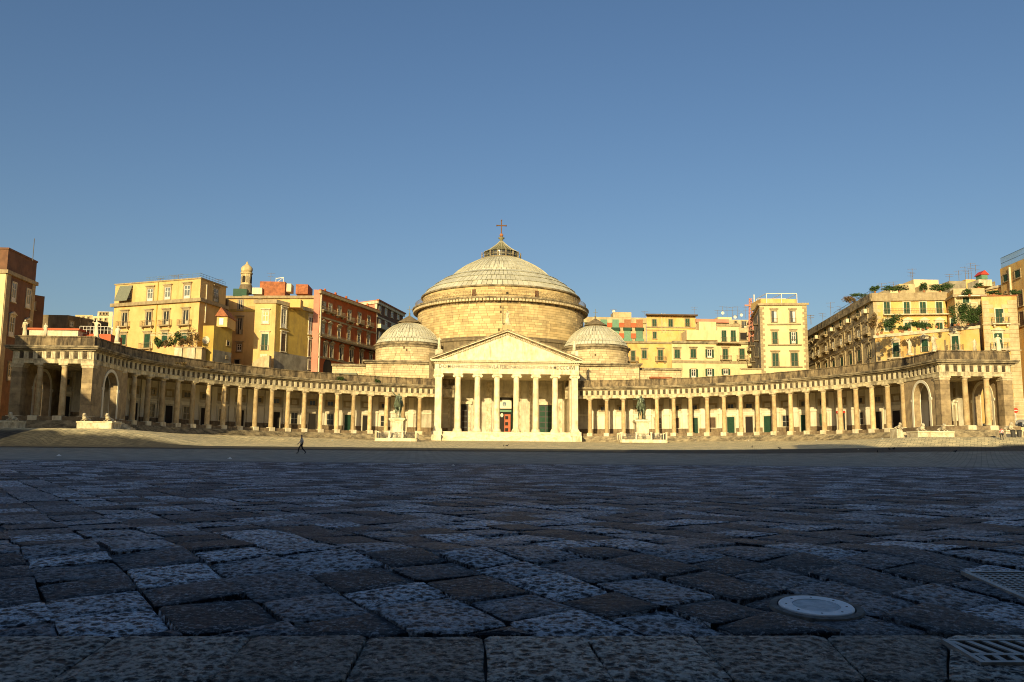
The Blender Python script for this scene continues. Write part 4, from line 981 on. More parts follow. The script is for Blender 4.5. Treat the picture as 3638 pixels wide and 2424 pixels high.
# --- roof hut with red edge on the pavilion side
t=thing('roof_shed','low cream shed with a red roof edge behind the left pavilion parapet','shed',(-80,150,16))
a=aty(104,1180,150);b=aty(278,1175,150);z1=aty(104,1178,150).z
z1=aty(190,1173,150).z;q=MB();q.box(a.x,b.x,150,156,14,z1);q.build('wall','trimw',t);q=MB();q.box(a.x-.2,b.x+.3,149.7,156,z1+.002,z1+.3);q.build('roof_edge','redpanel',t)
t=thing('red_canopy','red canopy with a white railing between the shed and the yellow block','canopy',(-74,152,16))
a=aty(282,1190,152);b=aty(394,1190,152);z1=aty(282,1186,152).z;q=MB();q.box(a.x,b.x,152,157,z1-1.6,z1);q.build('canopy_side','redpanel',t)
q=MB()
for k in range(10): x=a.x+(b.x-a.x)*k/9;q.bar((x,152,z1),(x,152,z1+1.3),.05)
q.bar((a.x,152,z1+1.3),(b.x,152,z1+1.3),.05);q.bar((a.x,152,z1+.7),(b.x,152,z1+.7),.04);q.build('railing','sash',t)
# --- yellow block
t,F,zt,P=house('yellow_apartment_block','bright yellow apartment block with grey hooded windows in three rows','apartment block',[(411,1010.5),(714,987),(804,1019)],(1,178),'yellow',14)
f,g_=F
zc=f.hit(710,1066)[1]
for ff in F: band(ff,'cornice',zc-.35,zc+.35,.6,'trim'); band(ff,'roof_coping',zt-.22,zt+.05,.2,'trim')
for x,y,w,h,c in((240,348,52,62,'Ch'),(425,343,46,100,'Gh'),(568,330,46,100,'Gh'),(728,318,50,108,'Gh'),
    (215,546,46,112,'Dhb'),(412,540,46,112,'Dhb'),(556,534,46,112,'Dhb'),(716,528,48,118,'Dhb'),
    (206,710,42,80,'Sh'),(400,722,46,115,'Shb'),(545,690,42,70,'Sh'),(705,700,46,90,'Sh')): win(f,x,y,w,h,c,Z2)
u,z=f.hit(*Z2(228,340));q=MB();q.add([(-1.7,-.2,1.9),(1.7,-.2,1.9),(1.7,-1.6,-1.6),(-1.7,-1.6,-1.6),(-1.7,-.15,1.9),(1.7,-.15,1.9),(1.7,-1.55,-1.6),(-1.7,-1.55,-1.6)],[(0,1,2,3),(7,6,5,4),(0,3,7,4),(1,5,6,2),(0,4,5,1),(3,2,6,7)]);f.put(q,'window_awning','awning',u,z)
win(g_,960,345,36,110,'Ghr',Z2);
for x,yy in((885,0),(868,0)): u,z=g_.hit(*Z2(880,300));q=MB();q.box(-.12,.12,-.2,0,-8,0);g_.put(q,'drainpipe','trimw',g_.hit(*Z2(884,300))[0],zt-1);break
for x in(490,): u,z=f.hit(*Z2(490,300));q=MB();q.box(-.1,.1,-.16,0,-12,0);f.put(q,'drainpipe','yellow2',u,zt-.3)
q=MB()
for ff in F:
    nn=int(ff.L/1.2)
    st=.35 if ff is f else 0
    for k in range(nn+1):
        if k/nn<st: continue
        a=ff.w(ff.L*k/nn,zt,-.3);q.bar(a,a+Vector((0,0,1)),.03)
    q.bar(ff.w(ff.L*st,zt+1,-.3),ff.w(ff.L,zt+1,-.3),.035);q.bar(ff.w(ff.L*st,zt+.55,-.3),ff.w(ff.L,zt+.55,-.3),.03)
q.build('roof_railing','bluefence',t)
# annex of the yellow block
t,F,zt,P=house('yellow_annex','narrow yellow annex with a round window and a tiled roof hut','house',[(722,1157.5),(761,1157),(826,1172)],(0,172),'yellow2',8)
f,g_=F
u,z=f.hit(*Z2(884,713));q=MB();q.lathe([(.02,0),(.55,0),(.55,.1),(.02,.1)],20);q.v=[(a,-c,b) for a,b,c in q.v];o=f.put(q,'round_window','glass',u,z)
q=MB();q.lathe([(.55,0),(.75,0),(.75,.16),(.55,.16)],20);q.v=[(a,-c,b) for a,b,c in q.v];f.put(q,'round_frame','trimw',0,0,parent=o)
win(g_,1060,740,18,30,'P',Z2);win(g_,1050,853,8,12,'P',Z2)
zb=g_.hit(*Z2(1000,800))[1];q=MB();q.box(0,g_.L,-.03,0,0,zb-3);g_.put(q,'grey_plaster','greige',0,3)
a=g_.w(.3*g_.L,zt,0);b=g_.w(g_.L,zt,0);z1=aty(830,1115,b.y).z
q=MB();q.box(a.x-.6,b.x,a.y-.2,b.y+2,zt,z1-1.2);q.build('roof_hut','yellow',t)
q=MB();q.ext([(a.x-.9,z1-1.25),(b.x+.2,z1-1.25),(b.x-1.2,z1+.6)],a.y-.6,b.y+2.3);q.build('tiled_roof','terra',t)
q=MB();q.box(a.x-.1,a.x+.7,a.y-.26,a.y-.21,zt+.4,z1-1.6);o=q.build('hut_window','glassp',t)
# terrace wall with plants
t=thing('garden_terrace','grey roof terrace wall under a pergola full of plants before the yellow block','terrace',(-62,168,14))
a=aty(535,1240,169);b=aty(716,1262,169);z1=aty(600,1236,169).z
q=MB();q.box(a.x+5,b.x,169,174,12,z1);q.build('wall','beige',t);q=MB();q.box(a.x+4.8,b.x+.2,168.8,174.2,z1+.002,z1+.25);q.build('coping','trim',t)
for px in(622,668): p=aty(px,1262,168.9);q=MB();q.box(p.x-.1,p.x+1.3,168.7,168.98,12,z1);q.build('wall_pier','trimw',t)
zp=aty(600,1183,169).z;q=MB()
for px in(540,600,650,700): p=aty(px,1200,170);q.bar((p.x,170,z1),(p.x,170,zp),.05)
for y in(169.4,171.5,173): q.bar((aty(535,1190,y).x,y,zp),(aty(705,1190,y).x,y,zp+.15),.05)
for k in range(9): x=aty(540+k*20,1190,170).x;q.bar((x,169.2,zp+.1),(x,173.4,zp+.1),.035)
q.build('pergola','trimw',t)
# --- mustard house, rear volume
t,F,zt,P=house('mustard_house','large mustard yellow house with cornice behind its own projecting wing','house',[(800,1054,200.),(1116,1042,198.)],(0,200),'yellow',12)
f=F[0]
band(f,'cornice',zt-.5,zt+.1,.6,'trim'); zz=f.hit(*Z3(250,470))[1];band(f,'string_course',zz-.3,zz+.3,.12,'yellow2')
for x,y,w,h,c in((172,425,36,82,'D'),(55,425,22,85,'B'),(165,600,38,130,'Dhr'),(162,775,36,60,'Wh'),(145,890,34,34,'P'),(335,365,50,10,'P'),(430,360,50,8,'P')): win(f,x,y,w,h,c,Z3)
a=aty(780+345*.4337,1035,206);b=aty(780+550*.4337,1035,206);z1=aty(1000,1007,206).z
q=MB();q.box(a.x,b.x,204,210,zt-1,z1);q.build('roof_hut','terra',t)
box_on(t,'roof_hut',895,930,1022,1045,203,4,'trimw');box_on(t,'roof_hut',1017,1034,1008,1036,202,3,'trimw')
box_on(t,'roof_hut',1050,1093,1010,1044,199.5,6,'terra')
p0=aty(980,1005,205);q=MB()
for px,py in((980,1006),(1007,1004)): p=aty(px,py,206);q.bar((p.x,206,p.z-3),(p.x,206,aty(px,987,206).z),.07)
pa_=aty(980,990,206);pb_=aty(1008,986,206);q.bar(pa_,pb_,.1);q.bar(aty(985,1003,206),pb_,.07);q.build('roof_frame','sash',t)
q=MB();a=aty(828,1040,199);b=aty(876,1040,199);q.box(a.x,b.x,199,201,zt,aty(850,1026,199).z);q.build('green_windbreak','green',t)
# belvedere tower
px,Yb=873,215.
c=aty(874,1020,Yb);zb=aty(874,1022,Yb).z; R_b=(262-168)/2*.4337/FPX*Yb*1.0
t=thing('belvedere_tower','small round belvedere turret with onion cupola on the skyline','turret',(c.x,Yb,zb))
zof=lambda yy:aty(874,900+yy*.4337,Yb).z
q=MB();q.lathe([(1,zof(330)),(R_b*1.35,zof(330)),(R_b*1.0,zof(262)),(1,zof(262))],24,c.x,Yb);q.build('skirt_roof','cone',t)
q=MB();q.lathe([(.2,zof(262)),(R_b*.92,zof(262)),(R_b*.92,zof(250)),(R_b*.86,zof(248)),(R_b*.86,zof(175)),(R_b*1.02,zof(172)),(R_b*1.05,zof(163)),(R_b*.9,zof(158)),(.2,zof(156))],32,c.x,Yb);q.build('drum','belv',t)
q=MB();q.lathe([(R_b*.9,zof(158)),(R_b*1.0,zof(140)),(R_b*.99,zof(125)),(R_b*.82,zof(112)),(R_b*.55,zof(102)),(R_b*.30,zof(92)),(R_b*.15,zof(82)),(R_b*.17,zof(74)),(.02,zof(68))],32,c.x,Yb);q.build('cupola','belv',t,smooth=True)
for k in range(8):
    a=pi+(k-3.3)*pi/4; me=MB();me.box(-.42,.42,-R_b*.86-.05,-R_b*.86+.1,zof(245),zof(205));me.ext([(.42*cos(j*pi/8),zof(205)+.42*sin(j*pi/8)) for j in range(9)],-R_b*.86-.05,-R_b*.86+.1)
    inst(me.mesh('arched_opening','dark' if k%2 else 'trim'),'arched_opening',t,(c.x,Yb,0),rz=a+pi)
    rb=MB();rb.box(-.1,.1,-R_b*.93,-R_b*.84,zof(250),zof(176));inst(rb.mesh('pilaster','belv'),'pilaster',t,(c.x,Yb,0),rz=a+pi+pi/8)
# --- mustard projecting wing
t,F,zt,P=house('mustard_wing','projecting mustard wing with green shutters and shaded side showing grey render','house',[(908,1067),(982,1067),(1127,1104)],(1,184),'yellow2',10)
f,g_=F
q=MB();q.box(0,f.L-.01,-.05,0,0,zt-3);f.put(q,'plaster_facing','yellow',0,3)
band(f,'cornice',zt-.7,zt+.1,.3,'trim',c1=0);band(g_,'cornice',zt-.7,zt+.1,.3,'beige')
for x,y,w,h,c in((377,528,46,95,'Gh'),(370,730,52,135,'Shr'),(361,880,44,90,'Wr')): win(f,x,y,w,h,c,Z3,'trimw')
for x,y,w,h,c in((524,535,38,150,'Gh'),(520,732,36,145,'Bh'),(748,595,36,140,'Gh'),(746,780,38,135,'Dh'),(737,915,24,70,'P')): win(g_,x,y,w,h,c,Z3,'trimw')
zb=g_.hit(*Z3(600,830))[1];q=MB();q.box(0,g_.L,-.05,0,0,zb-3);g_.put(q,'grey_render','greige',0,3)
for xx in(790,): u,z=g_.hit(*Z3(788,600));q=MB();q.box(-.15,.15,-.25,0,-20,0);g_.put(q,'drainpipe','trimw',u,zt-.5)
box_on(t,'roof_hut',1030,1067,1062,1092,187,3,'orange')
a=aty(898,1260,181);q=MB();q.ext([(a.x-1,10),(a.x+3.4,10),(a.x+3.4,aty(900,1262,181).z),(a.x+1.6,aty(900,1268,181).z),(a.x,aty(900,1290,181).z)],181,183);q.build('curved_buttress','beige',t)
# --- red palace
t,F,zt,P=house('red_palace','long deep red palace receding up the street with five rows of windows','palace',[(1116,1024,195.),(1138,1030),(1339,1101)],(1,195),'redw',14)
f,g_=F
q=MB();q.box(0,f.L-.01,-.06,0,0,zt-3);f.put(q,'corner_facing','pink',0,3)
band(g_,'cornice',zt-.9,zt-.3,.7,'trim');band(g_,'roof_parapet',zt-.3,zt+.02,.5,'redw')
for yy in(525,668,855):
    zz=g_.hit(*Z3(840,yy))[1];band(g_,'string_course',zz-.2,zz+.2,.15,'trim')
R1=[(855,436,28,68),(906,452,28,70),(981,478,30,80),(1062,515,30,90),(1145,535,28,88),(1222,558,26,85)]
R2a=[(845,622,26,85),(900,638,26,86),(977,655,26,84),(1056,672,26,84),(1140,698,28,88),(1218,708,26,80)]
R3a=[(864,800,34,100),(915,806,32,100),(995,825,32,95),(1078,840,32,95),(1160,858,30,90),(1237,872,28,85)]
for x,y,w,h in R1: win(g_,x,y,w*.8,h,'Wb',Z3)
for i,(x,y,w,h) in enumerate(R2a): win(g_,x,y,w*.8,h,'Gp' if i<2 else 'Wp',Z3,'trim')
for x,y,w,h in R3a: win(g_,x,y,w*.8,h,'Dp',Z3,'trim')
zz=g_.hit(*Z3(1040,755))[1];q=MB();q.box(0,g_.L,-.9,0,0,.2);q.box(0,g_.L,-.9,-.86,1.1,1.15)
for k in range(int(g_.L/.3)): q.box(k*.3,k*.3+.04,-.89,-.86,.2,1.1)
zz=g_.hit(*Z3(840,684))[1]-.3;g_.put(q,'long_balcony','rail',0,zz)
u,z=g_.hit(*Z3(885,935));q=MB();q.box(-1.9,1.9,-.05,0,-5,0);q.ext([(1.9*cos(j*pi/10),1.9*sin(j*pi/10)) for j in range(11)],-.05,0);o=g_.put(q,'archway','dark',u,z)
for x in(812,): u,z=g_.hit(*Z3(820,500));q=MB();q.box(-.15,.15,-.3,0,-24,0);g_.put(q,'drainpipe','trimw',u+.2,zt-.6)
for i in range(5): box_on(t,'chimney',1150+i*38,1156+i*38,1026+i*13,1040+i*13,P[1][1]+6+i*8,1,'redw')
# --- pink palace behind
t,F,zt,P=house('pink_palace','salmon pink palace with pale cornice behind the red palace','palace',[(1244,1067,262.),(1341,1065),(1432,1112)],(1,255),'brick',14)
f,g_=F
q=MB();q.box(0,f.L-.01,-.06,0,0,zt-3);f.put(q,'plaster_facing','pink',0,3)
for ff in F: band(ff,'cornice',zt-1.2,zt-.4,.5,'trimw'); 
band(F[1],'roof_edge',zt-.4,zt+.02,.8,'terra')
for y0,dy in((465,.0),(575,0),(680,0)):
    for k in range(4):
        x=1312+k*50; y=y0+k*18; win(g_,x,y,14,58-k*3,'G',Z3,'trimw')
zz=g_.hit(*Z3(1310,525))[1];band(g_,'string_course',zz-.2,zz+.2,.15,'trimw')
u,z=g_.hit(*Z3(1322,605));q=MB();q.box(-3,4,-1.1,0,-.2,1.0);g_.put(q,'balcony','trimw',u,z-.5)
q=MB();q.box(f.L-.9,f.L,-.12,0,0,zt-4);f.put(q,'corner_strip','trimw',0,3)
# ------------------------------------------------------------------ right side
def row(name,label,pts,Y,m,back=12,cat='house',Y2=None,z0=2.5):
    (x0,y0),(x1,y1)=pts; return house(name,label,cat,[(x0,y0,float(Y)),(x1,y1,float(Y2 or Y))],(0,Y),m,back,z0)
t,F,zt,P=row('panelled_apartment_house','weathered apartment house with red balcony panels and striped blinds',[(2078,1127),(2296,1124)],247,'beige',cat='apartment block')
f=F[0];band(f,'roof_band',zt-1.6,zt+.02,.4,'beige')
for y,h in((408,48),(512,48)):
    u0,z=f.hit(*Z6(272,y));u1,_=f.hit(*Z6(565,y));q=MB();q.box(0,u1-u0,-.25,0,-h*.3763*247/FPX/2,h*.3763*247/FPX/2);f.put(q,'red_parapet','redpanel',u0,z)
    for i,(x,c) in enumerate(((250,'T'),(362,'T'),(474,'T' if y>450 else 'B'),(587,'B' if y<450 else 'T'))):
        u,z=f.hit(*Z6(x,y+2));q=MB();q.box(-.95,.95,-.45,-.26,-1.4,1.5);f.put(q,'roller_blind','green2' if c=='T' else 'pot',u,z)
        u,z=f.hit(*Z6(x,y+48));q=MB();q.box(-1.2,1.2,-.9,0,-.25,.5);f.put(q,'balcony_box','green' if y<450 else 'green2',u,z)
win(f,98,415,40,48,'S',Z6)
box_on(t,'roof_hut',2179,2243,1109,1127,252,5,'beige')
t,F,zt,P=row('ochre_apartment_house','ochre apartment house with overhanging eave and stained wall',[(2297,1121),(2471,1120)],243,'orange',cat='apartment block')
f=F[0];q=MB();q.box(-.3,f.L+.3,-1.6,0,-.1,.25);f.put(q,'eave','brownw',0,zt)
for x,y,w,h,c in((730,395,38,70,'Sr'),(883,395,38,72,'S'),(1042,390,38,75,'Sr'),(733,510,30,62,'S')): win(f,x,y,w,h,c,Z6)
zz=f.hit(*Z6(900,435))[1];band(f,'string_course',zz-.15,zz+.15,.3,'trim');
zz=f.hit(*Z6(900,462))[1];band(f,'string_course',zz-.1,zz+.1,.2,'trim')
for x in(800,): 
    u,z=f.hit(*Z6(800,400));q=MB();q.bar((0,-.2,-2.5),(0,-.2,3),.1);q.bar((.9,-.2,-2.5),(.9,-.2,3),.08);f.put(q,'pipes','trimw',u,z)
t,F,zt,P=row('terraced_roof_house','pale stepped house with small square windows under many roof aerials',[(2472,1134),(2668,1130)],239,'beige')
f=F[0];
for x,y,w,h,c in((1200,422,12,16,'P'),(1252,422,24,34,'P'),(1577,410,44,62,'Dr'),(1497,385,34,14,'P'),(1570,520,60,66,'P')): win(f,x,y,w,h,c,Z6)
box_on(t,'terrace_wall',2484,2545,1143,1176,236,3,'cream');box_on(t,'roof_hut',2550,2600,1127,1150,242,5,'cream')
box_on(t,'terrace_wall',2440,2550,1173,1208,230,6,'cream');box_on(t,'pink_parapet',2474,2590,1133,1145,237.5,1,'pink')
t,F,zt,P=row('peeling_orange_house','peeling orange house between the small dome and the cream house',[(2220,1213),(2385,1209)],222,'orange')
f=F[0];band(f,'cornice',zt-.5,zt+.0,.4,'trim');
for x,y,w,h,c in((528,705,34,95,'Srb'),(635,690,40,75,'Sh'),(787,700,42,100,'Shb')): win(f,x,y,w,h,c,Z6)
t,F,zt,P=row('cream_house','long cream house with green shutters in two rows above the right wing',[(2386,1212),(2668,1211)],221,'cream')
f=F[0];band(f,'cornice',zt-.6,zt+.0,.45,'cornice',c0=0)
zz=f.hit(*Z6(1100,760))[1];band(f,'string_course',zz-.35,zz+.35,.12,'trim',c0=0)
for x,y,w,h,c in((945,685,48,80,'Sh'),(1097,682,48,80,'Sh'),(1250,682,42,78,'Oh'),(1400,690,44,100,'Shb'),(1557,688,46,98,'Srb'),(947,864,38,70,'O'),(1100,870,44,80,'O'),(1252,862,44,70,'O'),(1404,856,44,55,'O')): win(f,x,y,w,h,c,Z6)
t,F,zt,P=row('penthouse','cream penthouse with two tall green shuttered doors on top of the cream house',[(2548,1152),(2624,1151)],219.5,'cream',6,cat='penthouse',z0=aty(2560,1217,219.5).z)
f=F[0];band(f,'cornice',zt-.5,zt+.05,.35,'trim');band(f,'base_band',f.hit(*Z6(1400,575))[1]-.3,f.hit(*Z6(1400,575))[1],.4,'trim')
for x in(1387,1475): win(f,x,517,46,106,'Sr',Z6,'trimw')
# --- tower house
t,F,zt,P=house('tower_house','free standing cream tower house with quoins and three rows of paired windows','building',[(2661,1148),(2698,1079),(2865,1077)],(1,196),'cream',16)
g_,f=F
for ff in F: band(ff,'cornice',zt-.5,zt-.02,.45,'trim')
for yy in(405,600,808):
    zz=f.hit(*Z6(1950,yy))[1]; band(f,'balcony_band',zz-.15,zz+.1,.35,'trim',u0=1.6,u1=f.L-1.4,c0=0,c1=0)
for x,y,w,h,c in((1860,336,46,108,'Chr'),(2035,336,46,108,'Chr'),(1868,536,46,112,'Shr'),(2043,534,78,112,'Ohr') ,(1873,741,56,122,'Shr'),(2053,739,60,122,'Shr')):
    if c[0]=='O': w=40
    win(f,x,y,w,h,c,Z6)
quoins(f,.0,6,zt-.6,'trim',1);quoins(f,f.L,6,zt-.6,'trim',-1)
q=MB();q.box(-.0,g_.L,-.04,0,0,zt-4);g_.put(q,'shade_facing','greige',0,3)  # darker facing puts the tower's side shade into the colour
for r in range(5):
    for k in range(3):
        u=g_.L*(k+.5)/3; z=zt-4-r*3.9; q=MB();q.box(-.5,.5,-.1,-.041,0,2);o=g_.put(q,'side_window','glass',u,z)
        q=MB();q.box(-1,1,-1.1,0,-.3,-.1);q.box(-1,1,-1.1,-1.05,-.1,.9);g_.put(q,'balcony','rail',0,0,parent=o)
a=aty(2702,1060,199);b=aty(2832,1060,199);z1=aty(2702,1055,199).z
q=MB();q.box(a.x,b.x,199,206,zt-.02,z1-.4);q.build('roof_hut','orange',t)
q=MB()
for px in(2723,2776,2831): x=aty(px,1060,198).x;q.bar((x,198,zt),(x,198,z1+.6),.1);q.bar((x,205,zt),(x,205,z1+.6),.1);q.bar((x,198,z1+.6),(x,205,z1+.6),.08)
q.bar((aty(2723,1060,198).x,198,z1+.6),(aty(2831,1060,198).x,198,z1+.75),.1);q.bar((aty(2723,1060,198).x,205,z1+.6),(aty(2831,1060,198).x,205,z1+.75),.1);q.build('pergola_frame','sash',t)
# lattice mast and terrace left of the tower
c=aty(2666,1100,212)
t=thing('scaffold_mast','pink and white lattice mast rising beside the tower house','mast',(c.x,212,20))
q=MB();z1=aty(2668,1047,212).z;z0=aty(2668,1130,212).z
for dx in(-.55,.55):
    for dy in(-.4,.4): q.bar((c.x+dx,212+dy,z0-6),(c.x+dx*.35,212+dy*.5,z1-1),.10)
zz=z0-5
while zz<z1-1.5: w=.55*(1-.5*(zz-z0)/(z1-z0));q.bar((c.x-w,211.6,zz),(c.x+w,211.6,zz+.9),.08);q.bar((c.x+w,211.6,zz),(c.x-w,211.6,zz+.9),.08);zz+=.9
q.build('lattice','pink',t);q=MB();q.bar((c.x+.9,212,z0),(c.x+1.0,212,z1),.16);q.build('white_pole','sash',t);q=MB();z=aty(2668,1090,212).z;q.box(c.x-1.6,c.x+1.6,211.4,211.6,z,z+.4);q.build('crossbeam','pink',t)
t,F,zt,P=row('low_terrace_house','low cream walled terrace at the foot of the tower house',[(2632,1309),(2705,1308)],192,'cream',5,cat='terrace')
band(F[0],'coping',zt-.25,zt+.05,.25,'trim')
# --- long receding palace on the right
t,F,zt,P=house('long_street_palace','long beige palace receding down the street with rows of balconied windows','palace',[(2868,1180),(3100,1043),(3358,1040)],(1,166),'beige',14)
g_,f=F
q=MB();q.box(0,f.L,-.05,0,0,zt-4);f.put(q,'plaster_facing','orange',0,3)
band(f,'parapet_band',zt-1.1,zt+.02,.3,'trim');band(f,'cornice',zt-1.6,zt-1.102,.55,'trim');band(g_,'cornice',zt-1.6,zt-.0,.6,'cornice',c1=0)
for i,x in enumerate((222,378,505,632)): win(f,x,477,46,98,'S',Z8,'trimw')
u0,z=f.hit(*Z8(190,527));u1,_=f.hit(*Z8(745,527))
q=MB();q.box(0,u1-u0,-1.0,0,-.2,0);f.put(q,'long_balcony','trimw',u0,z)
q=MB();q.box(0,u1-u0,-1.0,-.96,1.0,1.05)
for k in range(int((u1-u0)/.3)): q.box(k*.3,k*.3+.03,-.99,-.96,0,1.0)
f.put(q,'balcony_railing','rail',u0,z)
for x,c in((230,'Sp'),(385,'Sp'),(515,'Sp'),(635,'Sp')): win(f,x,622,48,65,c,Z8,'trimw')
quoins(f,0,zt-22,zt-1.7,'beige',1,.7,1.3)
rowA=[(1090,452,24,65),(1018,490,20,62),(948,530,18,62),(880,568,17,58),(818,602,15,55),(757,635,14,52),(698,665,12,48),(655,690,12,48),(623,710,10,45)]
rowB=[(1100,615,24,75),(1028,650,22,70),(955,685,20,65),(885,715,18,62),(824,742,16,60),(764,770,14,55),(705,800,13,52),(660,820,12,45)]
rowC=[(1112,795,26,95),(1032,825,24,90),(963,855,22,90),(892,880,20,80),(826,895,18,55),(768,905,15,40),(712,915,12,30)]
for i,(x,y,w,h) in enumerate(rowA): win(g_,x,y,w,h,('Sa' if i%2==0 else 'Sb'),Z7,'trim')
for x,y,w,h in rowB: win(g_,x,y,w,h,'Wpb',Z7,'trim')
for x,y,w,h in rowC: win(g_,x,y,w,h,'Sp',Z7,'trim')
for x in(1110,1052,992,915,795,675): 
    u,_=g_.hit(*Z7(x,700));
    if 0<u<g_.L: q=MB();q.box(-.12,.12,-.25,0,0,zt-6);g_.put(q,'drainpipe','trim',u,4)
zz=g_.hit(*Z7(1100,700))[1];band(g_,'string_course',zz-.15,zz+.15,.2,'trim',c1=0)
zz=g_.hit(*Z7(1100,535))[1];band(g_,'string_course',zz-.15,zz+.15,.2,'trim',c1=0)
q=MB()
for k in range(30): u=g_.L*(.45+.55*k/30);a=g_.w(u,zt,-.3);q.bar(a,a+Vector((0,0,1)),.03)
q.bar(g_.w(g_.L*.45,zt+1,-.3),g_.w(g_.L,zt+1,-.3),.035);q.build('roof_railing','bluefence',t)
# roof huts above
for x0,x1,y0,y1,Y,m in((440,635,250,352,185,'cream'),(325,450,285,352,182,'beige'),(250,330,318,352,180,'cream'),(530,730,285,352,178,'beige'),(720,850,262,352,175,'greige'),(850,960,250,352,176,'orange')):
    a=Z8(x0,y0);b=Z8(x1,y1+40);box_on(t,'roof_hut',a[0],b[0],a[1],b[1],Y,6,m)
t,F,zt,P=house('courtyard_house','shaded house wing with white wall and awning between the long palace and the corner house','house',[(3356,1050,165.),(3389,1027,159.),(3492,1026,158.)],(1,159),'orange',8)
band(F[0],'cornice',zt-1.6,zt-1.1,.4,'trim');band(F[1],'cornice',zt-1.6,zt-1.1,.4,'trim');band(F[1],'parapet',zt-1.09,zt+.02,.2,'beige')
q=MB();q.box(0,F[1].L,-.04,0,0,zt-1.6-3);F[1].put(q,'plaster_facing','beige',0,3)
for x,y,w,h,c in((842,412,50,45,'S'),(905,470,40,60,'P'),(742,590,36,60,'S')): win(F[1],x,y,w,h,c,Z8,'trimw')
u,z=F[1].hit(*Z8(850,392));q=MB();q.box(-2,3,-1.6,-.05,0,.15);F[1].put(q,'awning','sash',u,z)
# --- lower step wing with terrace
t,F,zt,P=house('stepped_terrace_house','orange house wing with a planted roof terrace and pedimented green windows','house',[(3109,1193),(3478,1158)],(1,151),'orange',3)
f=F[0];band(f,'coping',zt-.5,zt+.05,.25,'trimw')
for x,y,w,h,c in((297,805,48,118,'Spb'),(523,770,50,100,'Spr'),(762,752,54,115,'Spb')): win(f,x,y,w,h,c,Z8,'trimw')
quoins(f,0.1,9,zt-.6,'beige',1,.7,1.3)
for x in(680,440): u,_=f.hit(*Z8(x,700));q=MB();q.box(-.1,.1,-.2,0,0,zt-8);f.put(q,'drainpipe','trim',u,6)
pots=P
# --- tall narrow front house with quoins
t,F,zt,P=house('quoined_corner_house','tall ochre corner house with big grey quoins behind the right pavilion','house',[(3476,1056,160.),(3486,1054),(3611,1052)],(1,149),'orange',9)
f=F[1]
for x,y,w,h,c in((1105,540,60,115,'Sb'),(1096,735,62,125,'Spb')): win(f,x,y,w,h,c,Z8,'trimw')
quoins(f,0.05,6,zt-.3,'beige',1,.75,1.8);quoins(f,f.L-.05,6,zt-.3,'beige',-1,.75,2.6)
zz=f.hit(*Z8(1100,603))[1];band(f,'string_course',zz-.12,zz+.12,.15,'trim');zz=f.hit(*Z8(1100,808))[1];band(f,'string_course',zz-.12,zz+.12,.15,'trim')
band(f,'roof_tiles',zt-.0,zt+.18,.15,'terra')
q=MB();q.box(0,f.L,-.06,0,0,8);f.put(q,'pale_ground_storey','white',0,3)
for j in range(6): q=MB();q.box(0,f.L,-.09,-.061,0,.06);f.put(q,'rustication','trim',0,4.5+j*1.1)
# --- tall far right building
t,F,zt,P=house('tall_ochre_building','tall ochre building at the right edge receding behind the corner house','building',[(3553,964,165.),(3700,893,150.)],(1,150),'orange',12)
f=F[0]
for x,y,w,h,c in((1157,240,36,55,'S'),(1252,208,42,60,'S'),(1275,400,36,120,'B'),(1285,560,34,110,'B'),(1160,355,40,14,'P'),(1040,330,30,40,'P')): win(f,x,y,w,h,c,Z8)
u,_=f.hit(*Z8(1192,200));q=MB();q.box(-.15,.15,-.3,0,-16,0);f.put(q,'drainpipe','trimw',u,zt-.5)
q=MB();nn=40
for k in range(nn+1): a=f.w(f.L*k/nn,zt,-.3);q.bar(a,a+Vector((0,0,2.2)),.05)
for h in(.1,1.1,2.2): q.bar(f.w(0,zt+h,-.3),f.w(f.L,zt+h,-.3),.05)
q.build('roof_fence','bluefence',t)
box_on(t,'roof_hut',3478,3525,993,1016,168,4,'trimw')
t,F2_,zt2,P2_=house('roof_terrace_house','ochre terraced house between the corner house roof and the tall ochre building','house',[(3466,1032,172.),(3562,985,166.)],(0,172),'orange',8)
band(F2_[0],'coping',zt2-.4,zt2+.05,.3,'trimw')
for x,y,w,h,c in((1045,300,44,40,'G'),(985,330,34,44,'P')): win(F2_[0],x,y,w,h,c,Z8)
# playhouse on the roof
a=aty(3488,995,169);t=thing('roof_playhouse','tiny green playhouse with a red roof on the right skyline','playhouse',(a.x,169,a.z))
b=aty(3508,972,169);q=MB();q.box(a.x,b.x,169,171,aty(3488,991,169).z,aty(3488,976,169).z);q.build('wall','green2',t)
z=aty(3488,976,169).z;q=MB();q.ext([(a.x-.3,z),(b.x+.3,z),((a.x+b.x)/2,z+.9)],168.8,171.2);q.build('roof','red',t)
